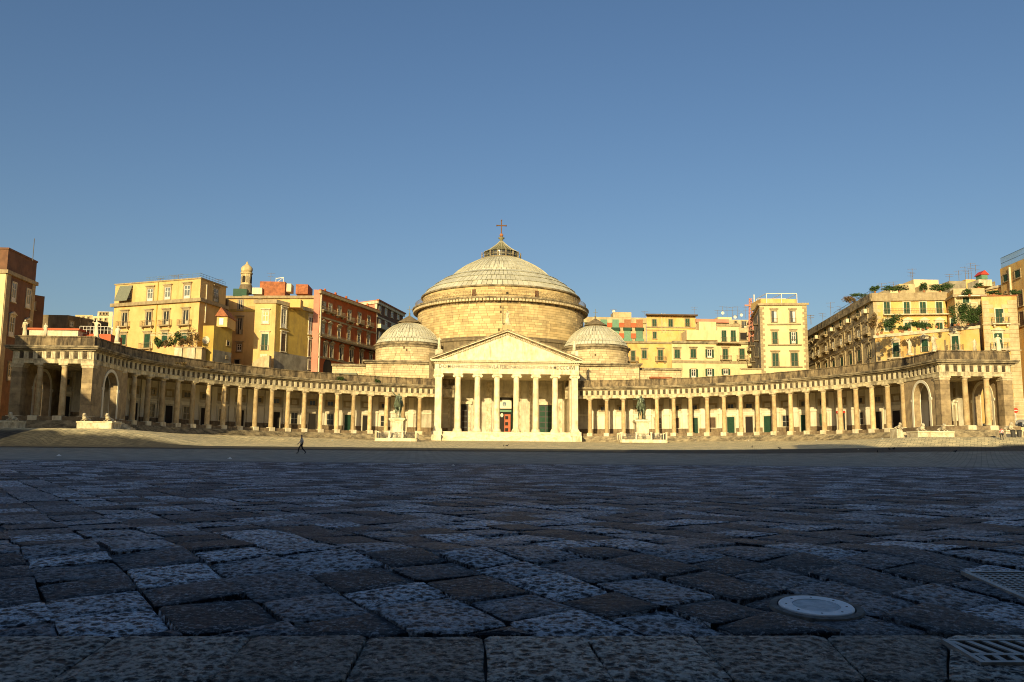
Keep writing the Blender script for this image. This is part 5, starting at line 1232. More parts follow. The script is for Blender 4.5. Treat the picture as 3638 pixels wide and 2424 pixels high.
# ------------------------------------------------------------------ figures
def set_mats(me,mats):
    me.materials.clear()
    for m in mats: me.materials.append(M[m])
def place(me,name,parent,loc,rz=0,sc=1,local=True):
    me.name=name; o=bpy.data.objects.new(name,me); SC.collection.objects.link(o)
    if parent: o.parent=parent
    o.location=loc; o.rotation_euler.z=rz; o.scale=(sc,sc,sc); WL[o.name]=Vector((0,0,0)); return o
def human(pose,rad=1.0,fingers=True,sub=1):
    """pose: dict of joints in metres, figure faces -Y, 1.75 m"""
    J=dict(pel=(0,0,.95),wai=(0,0,1.1),che=(0,-.01,1.32),nek=(0,0,1.50),hd0=(0,-.01,1.58),hd1=(0,-.02,1.68),hd2=(0,-.01,1.76),
      shL=(.19,0,1.43),elL=(.24,.02,1.14),wrL=(.26,-.05,.90),haL=(.265,-.07,.82),shR=(-.19,0,1.43),elR=(-.24,.02,1.14),wrR=(-.26,-.05,.90),haR=(-.265,-.07,.82),
      hiL=(.10,0,.90),knL=(.11,-.02,.50),anL=(.11,.02,.09),toL=(.12,-.16,.04),hiR=(-.10,0,.90),knR=(-.11,-.02,.50),anR=(-.11,.02,.09),toR=(-.12,-.16,.04))
    J.update(pose)
    Rd=dict(pel=.155,wai=.135,che=.165,nek=.062,hd0=.075,hd1=.105,hd2=.06,shL=.075,elL=.048,wrL=.032,haL=.040,shR=.075,elR=.048,wrR=.032,haR=.040,hiL=.095,knL=.065,anL=.045,toL=.038,hiR=.095,knR=.065,anR=.045,toR=.038)
    E=[('pel','wai'),('wai','che'),('che','nek'),('nek','hd0'),('hd0','hd1'),('hd1','hd2')]
    for s in'LR': E+=[('che','sh'+s),('sh'+s,'el'+s),('el'+s,'wr'+s),('wr'+s,'ha'+s),('pel','hi'+s),('hi'+s,'kn'+s),('kn'+s,'an'+s),('an'+s,'to'+s)]
    names=list(J); ch=[(*J[n],Rd[n]*rad) for n in names]; ed=[(names.index(a),names.index(b)) for a,b in E]
    if fingers:
        for s in'LR':
            w=Vector(J['wr'+s]);h=Vector(J['ha'+s]);d=(h-w).normalized();sd=d.cross(Vector((0,1,0)));sd=sd.normalized() if sd.length>.1 else Vector((1,0,0));fb=names.index('ha'+s)
            for k,(o,l) in enumerate(((-.03,.07),(-.01,.085),(.01,.08),(.03,.06))):
                a=h+sd*o+d*.03;b=a+d*l*.6+Vector((0,-.01,0));c=b+d*l*.4+Vector((0,-.015,0)); i=len(ch);ch+=[(*a,.010),(*b,.009),(*c,.007)];ed+=[(fb,i),(i,i+1),(i+1,i+2)]
            a=h-sd*.04-d*.02;b=a-sd*.02+d*.04;i=len(ch);ch+=[(*a,.012),(*b,.009)];ed+=[(fb,i),(i,i+1)]
    return skin(ch,ed,sub)
def robe(h,seed,w=.26):
    """draped marble robe: fluted lathe"""
    rn=random.Random(seed);q=MB();N=28;lv=[(0,1.0),(.15,.92),(.35,.80),(.52,.66),(.62,.62),(.74,.72),(.80,.52),(.84,.22)]
    ph=[rn.uniform(0,6) for _ in range(4)]
    vs=[]
    for t_,s in lv:
        for i in range(N):
            a=2*pi*i/N; f=1+.10*sin(7*a+ph[0]+t_*3)*(1-t_)+.06*sin(11*a+ph[1]-t_*5)+.08*sin(2*a+ph[2])
            vs.append((w*s*f*sin(a)+.05*sin(t_*4+ph[3]),w*.72*s*f*cos(a),h*t_))
    k=len(lv);q.add(vs,[(j*N+i,j*N+(i+1)%N,(j+1)*N+(i+1)%N,(j+1)*N+i) for j in range(k-1) for i in range(N)]+[tuple(range(N)),tuple((k-1)*N+i for i in reversed(range(N)))]);return q
def saint(name,label,loc,h,pose,seed,m='marble2',cross=None,plinth=(.5,.45),rz=0,group=None,w=.26):
    t=thing(name,label,'statue',loc,group,rz)
    s=h/1.75; pz=plinth[1]
    q=MB();q.box(-plinth[0],plinth[0],-plinth[0],plinth[0],0,pz);loc_build(q,'plinth',m,t)
    me=human(pose,1.05,fingers=False);set_mats(me,[m]);place(me,'figure',t,(0,0,pz),0,s)
    q=robe(h,seed,w*s);me=q.mesh('robe',m,True);place(me,'robe',t,(0,0,pz),0,1)
    if cross:
        q=MB();x=cross;q.bar((x,-.3*s,pz),(x,-.3*s,pz+h*1.28),.06*s,6);q.bar((x-.32*s,-.3*s,pz+h*1.12),(x+.32*s,-.3*s,pz+h*1.12),.055*s,6);loc_build(q,'cross_staff','verdi',t)
    return t
A=dict
saint('pediment_saint','marble saint with a tall green cross standing on the pediment apex',(XC,YPF-.3,27.7),3.1,A(elR=(-.36,-.12,1.22),wrR=(-.34,-.26,1.30),haR=(-.33,-.30,1.32),elL=(.34,-.05,1.2),wrL=(.2,-.25,1.3),haL=(.16,-.3,1.36)),1,cross=-.95,plinth=(.6,.12))
saint('corner_saint','marble saint lifting a cross-topped orb at the left corner of the pediment',(XC-HX,YPF-.2,22.3),2.7,A(elR=(-.38,-.05,1.5),wrR=(-.42,-.1,1.75),haR=(-.42,-.1,1.83),elL=(.3,-.1,1.2),wrL=(.12,-.25,1.25),haL=(.08,-.28,1.28)),2,plinth=(.6,.12))
saint('corner_saint','marble saint bending one arm at the right corner of the pediment',(XC+HX,YPF-.2,22.3),2.7,A(elL=(.34,-.1,1.2),wrL=(.15,-.28,1.3),haL=(.1,-.3,1.33)),3,plinth=(.6,.12))
zt=aty(1560,1190,181).z
def roofp(px,Y): p=aty(px,1200,Y);return p.x
ZR=ZP-.15
for px,Y,h,lab,sd_,ps,m in((82,127.0,2.35,'white marble wrapped woman statue at the far left of the left pavilion roof',4,A(elL=(.3,-.1,1.2),wrL=(.1,-.25,1.3),haL=(.06,-.28,1.35)),'marble'),
    (156,127.0,1.9,'small broken marble torso on the left pavilion parapet, second from the left',5,A(elL=(.25,0,1.3),wrL=(.25,0,1.2),haL=(.25,0,1.15)),'marble2'),
    (337,127.0,2.5,'marble statue raising an arm to its head at the front corner of the left pavilion',6,A(elR=(-.42,0,1.45),wrR=(-.25,-.05,1.68),haR=(-.18,-.05,1.72),elL=(.4,0,1.3),wrL=(.45,-.1,1.1),haL=(.46,-.1,1.02)),'marble')):
    saint('roof_statue',lab,(roofp(px,Y),Y+.3,ZR),h,ps,sd_,m,plinth=(.42,.2),group='roof statues of the pavilions')
saint('roof_statue','half shaded marble statue on the wing parapet before the yellow block',(-61.9,133.2,ZR),2.5,A(elL=(.36,0,1.3),wrL=(.42,-.1,1.2),haL=(.5,-.1,1.2)),8,'marble',plinth=(.42,.2),rz=.4,group='roof statues of the pavilions')
for px,Y,h,lab,sd_,ps in((3233,133.5,2.3,'twisting marble statue with an arm up on the inner side of the right pavilion roof',9,A(elR=(-.4,0,1.5),wrR=(-.3,-.05,1.7),haR=(-.2,-.05,1.72))),
    (3321,129.0,2.5,'stocky marble statue at the front corner of the right pavilion roof',10,A(elL=(.34,-.1,1.2),wrL=(.12,-.28,1.2),haL=(.06,-.3,1.2))),
    (3465,129.0,1.9,'crouched weathered statue in the middle of the right pavilion parapet',11,A(elR=(-.4,0,1.3),wrR=(-.45,-.1,1.1),haR=(-.45,-.1,1.05))),
    (3549,129.0,2.6,'robed marble statue in front of the green shutter on the right pavilion roof',12,A(elL=(.3,-.1,1.2),wrL=(.12,-.25,1.25),haL=(.08,-.28,1.28)))):
    saint('roof_statue',lab,(roofp(px,Y),Y+.3,ZR),h,ps,sd_,'marble2' if sd_!=12 else 'marble',plinth=(.42,.2),group='roof statues of the pavilions')
for px,Y,dy in((3394,128.9,0),):
    t=thing('acanthus_finial','small dark spiky finial on the right pavilion parapet before a green window','finial',(roofp(px,Y),Y,ZR))
    q=MB();q.lathe([(.02,0),(.3,0),(.2,.3),(.12,.5),(.25,.8),(.1,1.0),(.14,1.2),(.02,1.7)],8);loc_build(q,'finial_body','cornice',t)
# equestrian monuments
def horse():
    c=[(0,.10,1.62,.36,.40),(0,-.40,1.62,.36,.38),(0,-.85,1.66,.34,.38),(0,-1.12,1.90,.22,.30),(0,-1.32,2.20,.15,.22),(0,-1.42,2.42,.12,.16),(0,-1.62,2.38,.11,.12),(0,-1.86,2.18,.075),(0,-1.98,2.05,.07),
       (0,.55,1.66,.38,.42),(0,.85,1.60,.30,.34),(0,1.05,1.55,.10),(0,1.22,1.25,.10),(0,1.25,.85,.09),(0,1.2,.5,.03)]
    e=[(0,1),(1,2),(2,3),(3,4),(4,5),(5,6),(6,7),(7,8),(0,9),(9,10),(10,11),(11,12),(12,13),(13,14)]
    def leg(par,pts):
        k=len(c);c.extend(pts);e.append((par,k))
        for j in range(len(pts)-1): e.append((k+j,k+j+1))
    leg(2,[(.22,-.90,1.30,.15),(.22,-.92,.90,.095),(.22,-.90,.50,.055),(.22,-.92,.16,.06),(.22,-.98,.05,.085)])
    leg(2,[(-.22,-.95,1.32,.15),(-.22,-1.22,1.12,.095),(-.22,-1.42,.98,.06),(-.22,-1.34,.62,.05),(-.22,-1.22,.52,.075)])
    leg(10,[(.24,.80,1.18,.19),(.24,.62,.90,.11),(.24,.92,.56,.065),(.24,.86,.18,.06),(.24,.78,.05,.085)])
    leg(10,[(-.24,.95,1.18,.19),(-.24,.80,.88,.11),(-.24,1.12,.56,.065),(-.24,1.06,.18,.06),(-.24,.98,.05,.085)])
    k=len(c)
    for s in(-1,1): k=len(c);c.append((s*.07,-1.42,2.62,.035));e.append((5,k))
    return skin(c,e,1)
def monument(x,y,rz,arm,glabel,plabel,fx,flabel,base_z):
    # pedestal
    t=thing('statue_pedestal',plabel,'pedestal',(x,y,base_z),'pedestals of the two bronze riders',rz)
    q=MB();q.box(-1.75,1.75,-2.9,2.9,0,.32);loc_build(q,'base_step','marble',t)
    q=MB();q.box(-1.5,1.5,-2.6,2.6,.322,.75);q.box(-1.32,1.32,-2.4,2.4,.752,.98);loc_build(q,'base_mould','marble',t)
    q=MB();q.box(-1.15,1.15,-2.2,2.2,.982,3.35);loc_build(q,'pedestal_block','marble2',t)
    q=MB();q.box(-.8,.8,-2.24,-2.202,1.3,3.0);loc_build(q,'inscription_panel','marble',t)
    q=MB();q.box(-1.3,1.3,-2.35,2.35,3.352,3.52);q.box(-1.48,1.48,-2.55,2.55,3.522,3.85);loc_build(q,'pedestal_cornice','marble',t)
    # bronze group
    b=thing('bronze_rider',glabel,'statue',(x,y,base_z+3.85),'bronze riders in front of the church',rz)
    q=MB();q.box(-.95,.95,-2.0,2.0,0,.14);loc_build(q,'bronze_plate','bronze',b)
    S=1.52
    me=horse();set_mats(me,['bronze']);place(me,'horse',b,(0,.35,.14),0,S)
    ps=A(pel=(0,.05,1.0),hiL=(.14,0,.95),knL=(.36,-.28,.66),anL=(.40,-.05,.30),toL=(.42,-.22,.22),hiR=(-.14,0,.95),knR=(-.36,-.28,.66),anR=(-.40,-.05,.30),toR=(-.42,-.22,.22),
        elL=(.34,-.10,1.22),wrL=(.22,-.34,1.12),haL=(.18,-.40,1.10))
    if arm=='up': ps.update(elR=(-.40,-.12,1.60),wrR=(-.62,-.22,1.84),haR=(-.68,-.24,1.92))
    else: ps.update(elR=(-.46,-.12,1.36),wrR=(-.74,-.22,1.30),haR=(-.83,-.25,1.29))
    me=human(ps,1.45,True);set_mats(me,['bronze']);place(me,'rider',b,(0,.30,.14+1.03*S),0,S*1.12)
    q=MB();vs=[]   # cloak
    for j in range(7):
        for i in range(9):
            a=(i-4)/4;vs.append(((.42+.06*j)*a*S*.8,(.22+.05*j+.10*cos(a*6)-.18*a*a)*S+.3,.14+1.03*S+(1.50-.19*j)*S*1.1))
    q.add(vs,[(j*9+i,j*9+i+1,(j+1)*9+i+1,(j+1)*9+i) for j in range(6) for i in range(8)])
    me=q.mesh('cloak','bronze',True);o=place(me,'cloak',b,(0,0,0));md_=o.modifiers.new('thick','SOLIDIFY');md_.thickness=.07
    # fence
    fw,fd=fx
    f=thing('pedestal_fence',flabel,'fence',(x,y,base_z-.0),'low fences around the rider pedestals',rz)
    q=MB()
    for s in(-1,1): q.box(-fw,fw,s*fd-.18,s*fd+.18,-.4,.16);q.box(s*fw-.18,s*fw+.18,-fd+.181,fd-.181,-.4,.158)
    loc_build(q,'kerb','marble',f)
    pst=MB();pst.box(-.15,.15,-.15,.15,.16,1.35);pst.box(-.20,.20,-.20,.20,1.352,1.5);pst=pst.mesh('fence_post','marble')
    pos=[(-fw,-fd),(-fw*.33,-fd),(fw*.33,-fd),(fw,-fd),(-fw,fd),(fw,fd),(-fw,0),(fw,0)]
    for px_,py_ in pos: o=bpy.data.objects.new('fence_post',pst);SC.collection.objects.link(o);o.parent=f;o.location=(px_,py_,0)
    def panel(a,b):
        q=MB();a=Vector((*a,0));b=Vector((*b,0));d=(b-a);L=d.length;d.normalize();a+=d*.17;L-=.34
        for z in(.3,1.22): q.bar(a+Vector((0,0,z)),a+d*L+Vector((0,0,z)),.035)
        n=int(L/.22)
        for k in range(n+1): p=a+d*(L*k/n);q.bar(p+Vector((0,0,.3)),p+Vector((0,0,1.22)),.024)
        c=a+d*(L/2)
        for rr_,zz in((.36,.76),(.20,.76)):
            for k in range(12): q.bar(c+d*(rr_*cos(k*pi/6))+Vector((0,0,zz+rr_*sin(k*pi/6))),c+d*(rr_*cos((k+1)*pi/6))+Vector((0,0,zz+rr_*sin((k+1)*pi/6))),.045)
        loc_build(q,'iron_panel','iron',f)
    for a,b in(((-fw,-fd),(-fw*.33,-fd)),((-fw*.33,-fd),(fw*.33,-fd)),((fw*.33,-fd),(fw,-fd)),((-fw,-fd),(-fw,0)),((-fw,0),(-fw,fd)),((fw,-fd),(fw,0)),((fw,0),(fw,fd)),((-fw,fd),(fw,fd))): panel(a,b)
pL=aty(1412,1562,163);pR=aty(2280,1567,163)
monument(pL.x,163,0,'up','green bronze rider raising his right arm high, left of the church portico','white marble pedestal carrying the rider with the raised arm',(3.6,3.8),'ornate iron and marble fence round the left pedestal',pL.z)
monument(pR.x,163,-.10,'out','green bronze rider stretching his arm sideways, right of the church portico','white marble pedestal carrying the rider with the outstretched arm',(4.1,4.0),'ornate iron and marble fence round the right pedestal',pR.z)
# lions and stair walls
def lion(x,y,z,rz,label,s=1.0):
    t=thing('stone_lion',label,'stone lion',(x,y,z),'stone lions on the stair walls',rz)
    c=[(0,.2,.32,.24,.26),(0,-.3,.36,.26,.28),(0,-.62,.52,.24,.26),(0,-.78,.80,.23,.25),(0,-.98,.78,.13),(0,-1.12,.72,.09),(0,.62,.28,.24,.24),(0,.85,.16,.06),(.25,.9,.08,.04),(.40,.6,.07,.05)]
    e=[(0,1),(1,2),(2,3),(3,4),(4,5),(0,6),(6,7),(7,8),(8,9)]
    for s_ in(-1,1):
        k=len(c);c+=[(s_*.2,-.5,.22,.12),(s_*.22,-.85,.10,.08),(s_*.22,-1.15,.08,.075)];e+=[(2,k),(k,k+1),(k+1,k+2)]
        k=len(c);c+=[(s_*.26,.5,.20,.15),(s_*.30,.15,.14,.09),(s_*.30,-.05,.08,.07)];e+=[(6,k),(k,k+1),(k+1,k+2)]
        k=len(c);c+=[(s_*.14,-.72,1.04,.045)];e+=[(3,k)]
    me=skin(c,e,1);set_mats(me,['marble2']);place(me,'lion_body',t,(0,0,0),0,s)
def stairwall(px0,px1,py0,py1,Y,D,label,lions,steps=None,m='marble2'):
    a=aty(px0,py1,Y);b=aty(px1,py1,Y);z1=aty((px0+px1)/2,py0,Y).z;z0=gz(a.x,Y)-2.5
    t=thing('stair_wall',label,'stair wall',(a.x,Y,z0),'marble walls flanking the pavilion stairs')
    q=MB();q.box(a.x,b.x,Y,Y+D,z0,z1-.2);q.build('wall_block',m,t)
    n=max(1,int((b.x-a.x)/1.6))
    for k in range(n):
        x0=a.x+(b.x-a.x)*k/n;x1=a.x+(b.x-a.x)*(k+1)/n;q=MB();q.box(x0+(.012 if k else -.08),x1-.012+(.09 if k==n-1 else 0),Y-.1,Y+D,z1-.198,z1+random.uniform(-.02,.02));q.build('coping_slab','marble',t)
    for (px,lab) in lions: p=aty(px,py0,Y);lion(p.x,Y+1.3,z1+.02,0,lab,1.05)
    return t,z1
stairwall(271,395,1497,1529,119.5,3.2,'weathered stair wall at the inner corner of the left pavilion under two lions',[(292,'small stone lion, left one of the pair before the left pavilion pier'),(374,'small sunlit stone lion before the left pavilion arch')])
stairwall(3263,3392,1532,1560,122.5,3.2,'long marble stair wall before the right pavilion corner under two lions',[(3287,'stone lion at the inner end of the right stair wall'),(3363,'stone lion below the corner pier of the right pavilion')])
def stepped(px0,px1,py0,py1,Y,D,label,lab2,flip):
    a=aty(px0,py1,Y);b=aty(px1,py1,Y);z1=aty((px0+px1)/2,py0,Y).z;z0=gz(a.x,Y)-2.5
    t=thing('stepped_wall',label,'stair wall',(a.x,Y,z0),'marble walls flanking the pavilion stairs')
    n=6
    for k in range(n):
        x0=a.x+(b.x-a.x)*k/n;x1=a.x+(b.x-a.x)*(k+1)/n; f_=(k/(n-1)) if flip else 1-k/(n-1)
        q=MB();q.box(x0+.005,x1-.005,Y,Y+D,z0,z0+2.4+(z1-z0-2.4)*(.25+.75*f_));q.build('step_block','marble2',t)
    if lab2: lion((a.x+.8 if not flip else b.x-.8),Y+1.2,z1,0,lab2,.95)
stepped(3188,3250,1525,1558,127.5,2.2,'stepped marble wall between the right wing stairs and the pavilion','stone lion on the stepped wall beside the right wing',False)
stepped(400,460,1496,1528,123.5,2.2,'broken stepped stone wall between the left pavilion and the left wing',None,False)
stairwall(3575,3636,1528,1550,121.,2.5,'low marble stair wall at the far right beside parked scooters',[(3603,'stone lion at the far right edge by the street')])
stairwall(-10,55,1494,1522,118.,2.5,'weathered stair wall at the far left edge below the shaded pavilion',[(28,'shaded stone lion at the far left edge')])
# people
def person(label,loc,rz,pose,shirt,trou,s=1.0,z_waist=.98,hair='cloth_dark'):
    t=thing('person',label,'person',loc,rz=rz)
    me=human(pose,1.0,True);set_mats(me,['skin',shirt,trou,hair])
    for p in me.polygons:
        c=p.center;z=c.z
        p.material_index=2 if z<z_waist else (1 if z<1.50 and not (abs(c.x)>.22 and z<1.12) else (3 if (z>1.66 and c.y>-.06) or z>1.74 else 0))
        if z<.09: p.material_index=3
    place(me,'body',t,(0,0,0),0,s)
    q=MB();q.lathe([(.02,0),(.018,.0),(.0,.03)],6);nose=MB();nose.bar((0,-.115,1.665),(0,-.150,1.64),.014);me=nose.mesh('nose','skin');place(me,'nose',t,(0,0,0),0,s)
    for sx_ in(-1,1):
        e=MB();e.box(sx_*.037-.012,sx_*.037+.012,-.128,-.112,1.685,1.697);place(e.mesh('eye','cloth_dark'),'eye',t,(0,0,0),0,s)
    mt_=MB();mt_.box(-.025,.025,-.118,-.10,1.612,1.62);place(mt_.mesh('mouth','red'),'mouth',t,(0,0,0),0,s)
    return t
g=ground_hit(1070,1613)
YW_=82.;xw=aty(1070,1613,YW_).x
def spots():
    m=mat('black and white spotted shirt',(.7,.7,.68),(.02,.02,.02),14,.9,det=1);return m
M['spots']=spots();M['stripes']=mat('striped shirt',(.6,.12,.10),(.7,.7,.65),9,.9,det=0)
person('walking person in black trousers and spotted shirt crossing the shaded square',(xw,YW_,gz(xw,YW_)),-pi/2+.25,A(knL=(.11,-.24,.52),anL=(.11,-.30,.10),toL=(.11,-.47,.07),knR=(-.11,.10,.50),anR=(-.11,.42,.16),toR=(-.11,.30,.03),elL=(.25,.14,1.17),wrL=(.25,.10,.93),haL=(.25,.08,.86),elR=(-.25,-.10,1.16),wrR=(-.24,-.28,.97),haR=(-.24,-.34,.91)),'spots','cloth_dark',1.0)
YW2=115.;xw=aty(3560,1560,YW2).x
person('person in a striped shirt walking before the right pavilion steps',(xw,YW2,gz(xw,YW2)),pi*.9,A(knL=(.11,-.16,.52),anL=(.11,-.16,.10),toL=(.11,-.33,.05),knR=(-.11,.04,.50),anR=(-.11,.25,.14),toR=(-.11,.13,.03)),'stripes','cloth_dark',.95)
# cars and scooters at the right
def car(label,loc,rz,paint,grp=None):
    t=thing('parked_car',label,'car',loc,grp,rz)
    q=MB();pr=[(-2.05,.30),(-2.1,.62),(-1.95,.82),(-1.15,.95),(-.55,1.40),(.75,1.42),(1.55,1.0),(2.02,.92),(2.08,.55),(2.0,.30)]
    q.ext(pr,-.82,.82);o=loc_build(q,'body',paint,t)
    q=MB();q.ext([(-1.02,.97),(-.52,1.34),(.02,1.35),(.02,.97)],-.835,-.822);q.ext([(.10,.97),(.10,1.35),(.72,1.36),(1.35,1.0)],-.835,-.822);q.ext([(-1.02,.97),(-.52,1.34),(.72,1.36),(1.35,1.0)],.822,.835);loc_build(q,'side_window','glass',t)
    for x in(-1.3,1.3):
        for y in(-.80,.80): q=MB();q.lathe([(.02,-.1),(.31,-.1),(.31,.1),(.02,.1)],20);q.v=[(x+a,y+c,.31+b) for a,b,c in q.v];w_=loc_build(q,'wheel','rubber',t);q=MB();q.lathe([(.02,-.11),(.18,-.11),(.18,.11),(.02,.11)],12);q.v=[(x+a,y+c,.31+b) for a,b,c in q.v];loc_build(q,'rim','metal',w_)
    for y in(-.55,.55): q=MB();q.box(-2.12,-2.04,y-.18,y+.18,.60,.76);loc_build(q,'headlight','sash',t)
    q=MB();q.box(-2.14,-2.06,-.8,.8,.34,.5);loc_build(q,'bumper','rubber',t)
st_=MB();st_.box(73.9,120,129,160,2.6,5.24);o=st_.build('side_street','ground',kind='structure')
px_=aty(3526,1500,136.5);car('small dark car parked behind the right pavilion, seen through its arch',(px_.x+.6,136.5,5.25),0,'carp')
px_=aty(3630,1505,134);car('silver car cut by the right edge of the picture',(px_.x+.6,134,5.25),.3,'carw')
px_=aty(3618,1515,131);t=thing('parked_scooter','dark motor scooter parked at the right edge beside the cars','scooter',(px_.x,131,5.25),rz=.4)
for x in(-.6,.6): q=MB();q.lathe([(.02,-.06),(.24,-.06),(.24,.06),(.02,.06)],16);q.v=[(x+a,c,.24+b) for a,b,c in q.v];loc_build(q,'wheel','rubber',t)
q=MB();q.ext([(-.5,.35),(-.45,.5),(-.2,.40),(.05,.42),(.15,.72),(.75,.80),(.8,.45),(.3,.30)],-.17,.17);loc_build(q,'body','carp',t)
q=MB();q.bar((-.6,0,.3),(-.42,0,1.05),.04);q.bar((-.42,-.3,1.05),(-.42,.3,1.05),.03);loc_build(q,'handlebar','iron',t);q=MB();q.box(.1,.75,-.15,.15,.81,.9);loc_build(q,'seat','rubber',t)
px_=aty(3608,1470,132);t=thing('street_sign','red and white round no entry sign on a grey pole at the right edge','road sign',(px_.x,132,5.25))
q=MB();q.bar((0,0,0),(0,0,3),.05);loc_build(q,'pole','metal',t);q=MB();q.lathe([(.02,-.02),(.4,-.02),(.4,.02),(.02,.02)],20);q.v=[(a,c-.08,2.7+b) for a,b,c in q.v];loc_build(q,'sign_disc','red',t);q=MB();q.box(-.28,.28,-.125,-.102,2.64,2.76);loc_build(q,'sign_bar','sash',t)
for k,(px,lab) in enumerate(((3600,'black round waste bin at the right edge, left of two'),(3622,'black round waste bin at the right edge, right of two'))):
    p=aty(px,1555,119.);t=thing('waste_bin',lab,'waste bin',(p.x,119,gz(p.x,119)-.02));q=MB();q.lathe([(.02,0),(.26,0),(.34,.85),(.36,.95),(.02,.95)],16);loc_build(q,'bin_body','iron',t);q=MB();q.lathe([(.02,.951),(.38,.951),(.34,1.02),(.02,1.04)],16);loc_build(q,'bin_lid','rubber',t)
# ------------------------------------------------------------------ plants
def leaves(n,sx,sy,sz,sz0,leaf,seed,lobes=7):
    rn=random.Random(seed);q=MB();cs=[(rn.uniform(-.65,.65)*sx,rn.uniform(-.65,.65)*sy,sz0+rn.uniform(.2,.85)*sz,rn.uniform(.25,.5)) for _ in range(lobes)]
    for _ in range(n):
        cx,cy,cz,r=rn.choice(cs);d=Vector((rn.gauss(0,1),rn.gauss(0,1),rn.gauss(0,1))).normalized()*rn.random()**.5*r
        p=Vector((cx+d.x*sx,cy+d.y*sy,cz+d.z*sz*.7));u=Vector((rn.gauss(0,1),rn.gauss(0,1),rn.gauss(0,.6))).normalized();w_=u.orthogonal().normalized();s=leaf*rn.uniform(.6,1.3)
        q.add([p-u*s,p+w_*s*.5,p+u*s,p-w_*s*.5],[(0,1,2,3)])
    return q
def plant(name,label,loc,sx,sy,sz,n,leaf,seed,m='leaf',group=None,pot=True,stem=True):
    t=thing(name,label,'plant',loc,group)
    z0=0
    if pot: q=MB();q.lathe([(.02,0),(.2,0),(.26,.34),(.28,.36),(.02,.37)],10);loc_build(q,'pot','pot',t);z0=.3
    if stem:
        q=MB();rn=random.Random(seed+99)
        for k in range(4): q.bar((0,0,z0*.9),(rn.uniform(-.4,.4)*sx,rn.uniform(-.4,.4)*sy,z0+sz*rn.uniform(.4,.8)),.035,5)
        loc_build(q,'stem','cone',t)
    o=loc_build(leaves(int(n*2.4),sx*1.15,sy*1.2,sz*1.2,z0-.1,leaf*1.1,seed,10),'foliage',m,t);o['kind']='stuff'
    return t
def P8(x,y,Y): p=Z8(x,y);return aty(p[0],p[1],Y)
def P7(x,y,Y): p=Z7(x,y);return aty(p[0],p[1],Y)
def P2(x,y,Y): p=Z2(x,y);return aty(p[0],p[1],Y)
for (f8,x,y,Y,sx,sz,n,m,lab) in(
    (P8,150,690,153,1.4,3.2,420,'leafdry','thin climbing plant with dry reddish leaves at the left end of the orange terrace'),
    (P8,265,672,153,1.6,2.6,700,'leaf','large dense green shrub on the terrace beside the first green shutter'),
    (P8,345,668,152.5,1.0,1.0,260,'leaf','low potted shrub between the first two terrace windows'),
    (P8,505,655,152,2.0,1.4,600,'leaf','broad low bush under the third terrace window'),
    (P8,785,612,150.5,1.8,3.4,700,'leaf','tall hanging ivy at the left of the shaded terrace corner'),
    (P8,860,606,150.5,1.8,3.0,700,'leaf','ivy mass in the middle of the shaded terrace corner'),
    (P8,920,600,150.5,1.2,2.6,450,'leaf','ivy column against the grey quoins of the corner house'),
    (P8,128,356,166.5,1.2,1.0,300,'leaf','round shrub on the roof corner of the long palace'),
    (P8,320,352,167,3.4,.9,500,'leaf','low roof garden hedge behind the long palace parapet'),
    (P8,515,352,167,.9,1.5,280,'leaf','upright shrub on the roof right of the low hedge'),
    (P8,640,352,167,2.6,1.3,600,'leaf','wide spreading shrub on the roof before the beige hut'),
    (P8,870,385,157,1.0,1.0,240,'leaf','small shrub over the awning of the shaded wing'),
    (P8,945,322,160,.8,.8,160,'leaf','small roof shrub left of the corner house roof'),
    (P8,1060,380,150.5,1.2,.6,200,'leaf','low shrub behind the roof tiles of the corner house'),
    (P8,1232,378,150.5,.9,.9,200,'leaf','bush at the right end of the corner house roof'),
    (P7,965,425,184,1.9,1.9,450,'leafdry','yellowish roof tree on the receding palace, nearest the street gap'),
    (P7,1035,388,176,2.4,1.2,450,'leaf','dark roof hedge on the receding palace near its corner')):
    p=f8(x,y,Y); plant('terrace_plant',lab,(p.x,Y,p.z),sx,.8,sz,n,.16,int(x+y),m,'plants on roofs and terraces')
for i,(x,y,sx,sz,m,lab) in enumerate(((490,782,.9,1.6,'leaf','round bush at the left end of the pergola terrace'),(545,775,1.2,1.2,'leafdry','low rusty shrub between the bushes of the pergola terrace'),(620,770,1.3,2.4,'leaf','tall shrub under the left half of the pergola'),(690,772,.9,1.2,'leafdry','small shrub before the green shutters behind the pergola'),(770,775,1.5,2.9,'leafdry','large loose shrub at the right end of the pergola terrace'))):
    p=P2(x,y,169.6);plant('terrace_plant',lab,(p.x,169.6,p.z),sx,.7,sz,380,.15,300+i,m,'plants on the pergola terrace')
for i in range(9):
    p=P8(175+i*72,668-i*7.5+4,151.6);plant('potted_plant','clay pot with a small plant on the orange terrace edge, %s from the left'%['first','second','third','fourth','fifth','sixth','seventh','eighth','ninth'][i],(p.x,151.3,p.z-.15),.35,.3,.6,50,.10,500+i,'leaf','pots along the orange terrace edge')
for i,(px,py,Y,sx,sz,m,lab) in enumerate(((1209,1350,178,.8,.9,'leaf','green weed growing from the left wing attic, larger of two near the church'),(1340,1350,186,.5,.7,'leaf','small weed growing from the left wing attic next to the church'),(640,1290,151.,1.0,.45,'leafdry','dry reddish weeds on the left wing cornice'),(735,1302,157.,1.6,.5,'leafdry','long strip of dry grass on the left wing cornice'))):
    r=math.hypot(1,1);
    # sit on the cornice ledge in front of the attic
    d=ray(px,py);best=None
    for k in range(900):
        Yk=120+k*.1;q_=O+d*(Yk/d.y)
        if math.hypot(q_.x,q_.y-YC)>RR-1.0: best=q_;break
    plant('wall_weed',lab,(best.x,best.y,ZC1+.0),sx,.35,sz,200,.10,700+i,m,pot=False,group='weeds on the left wing')
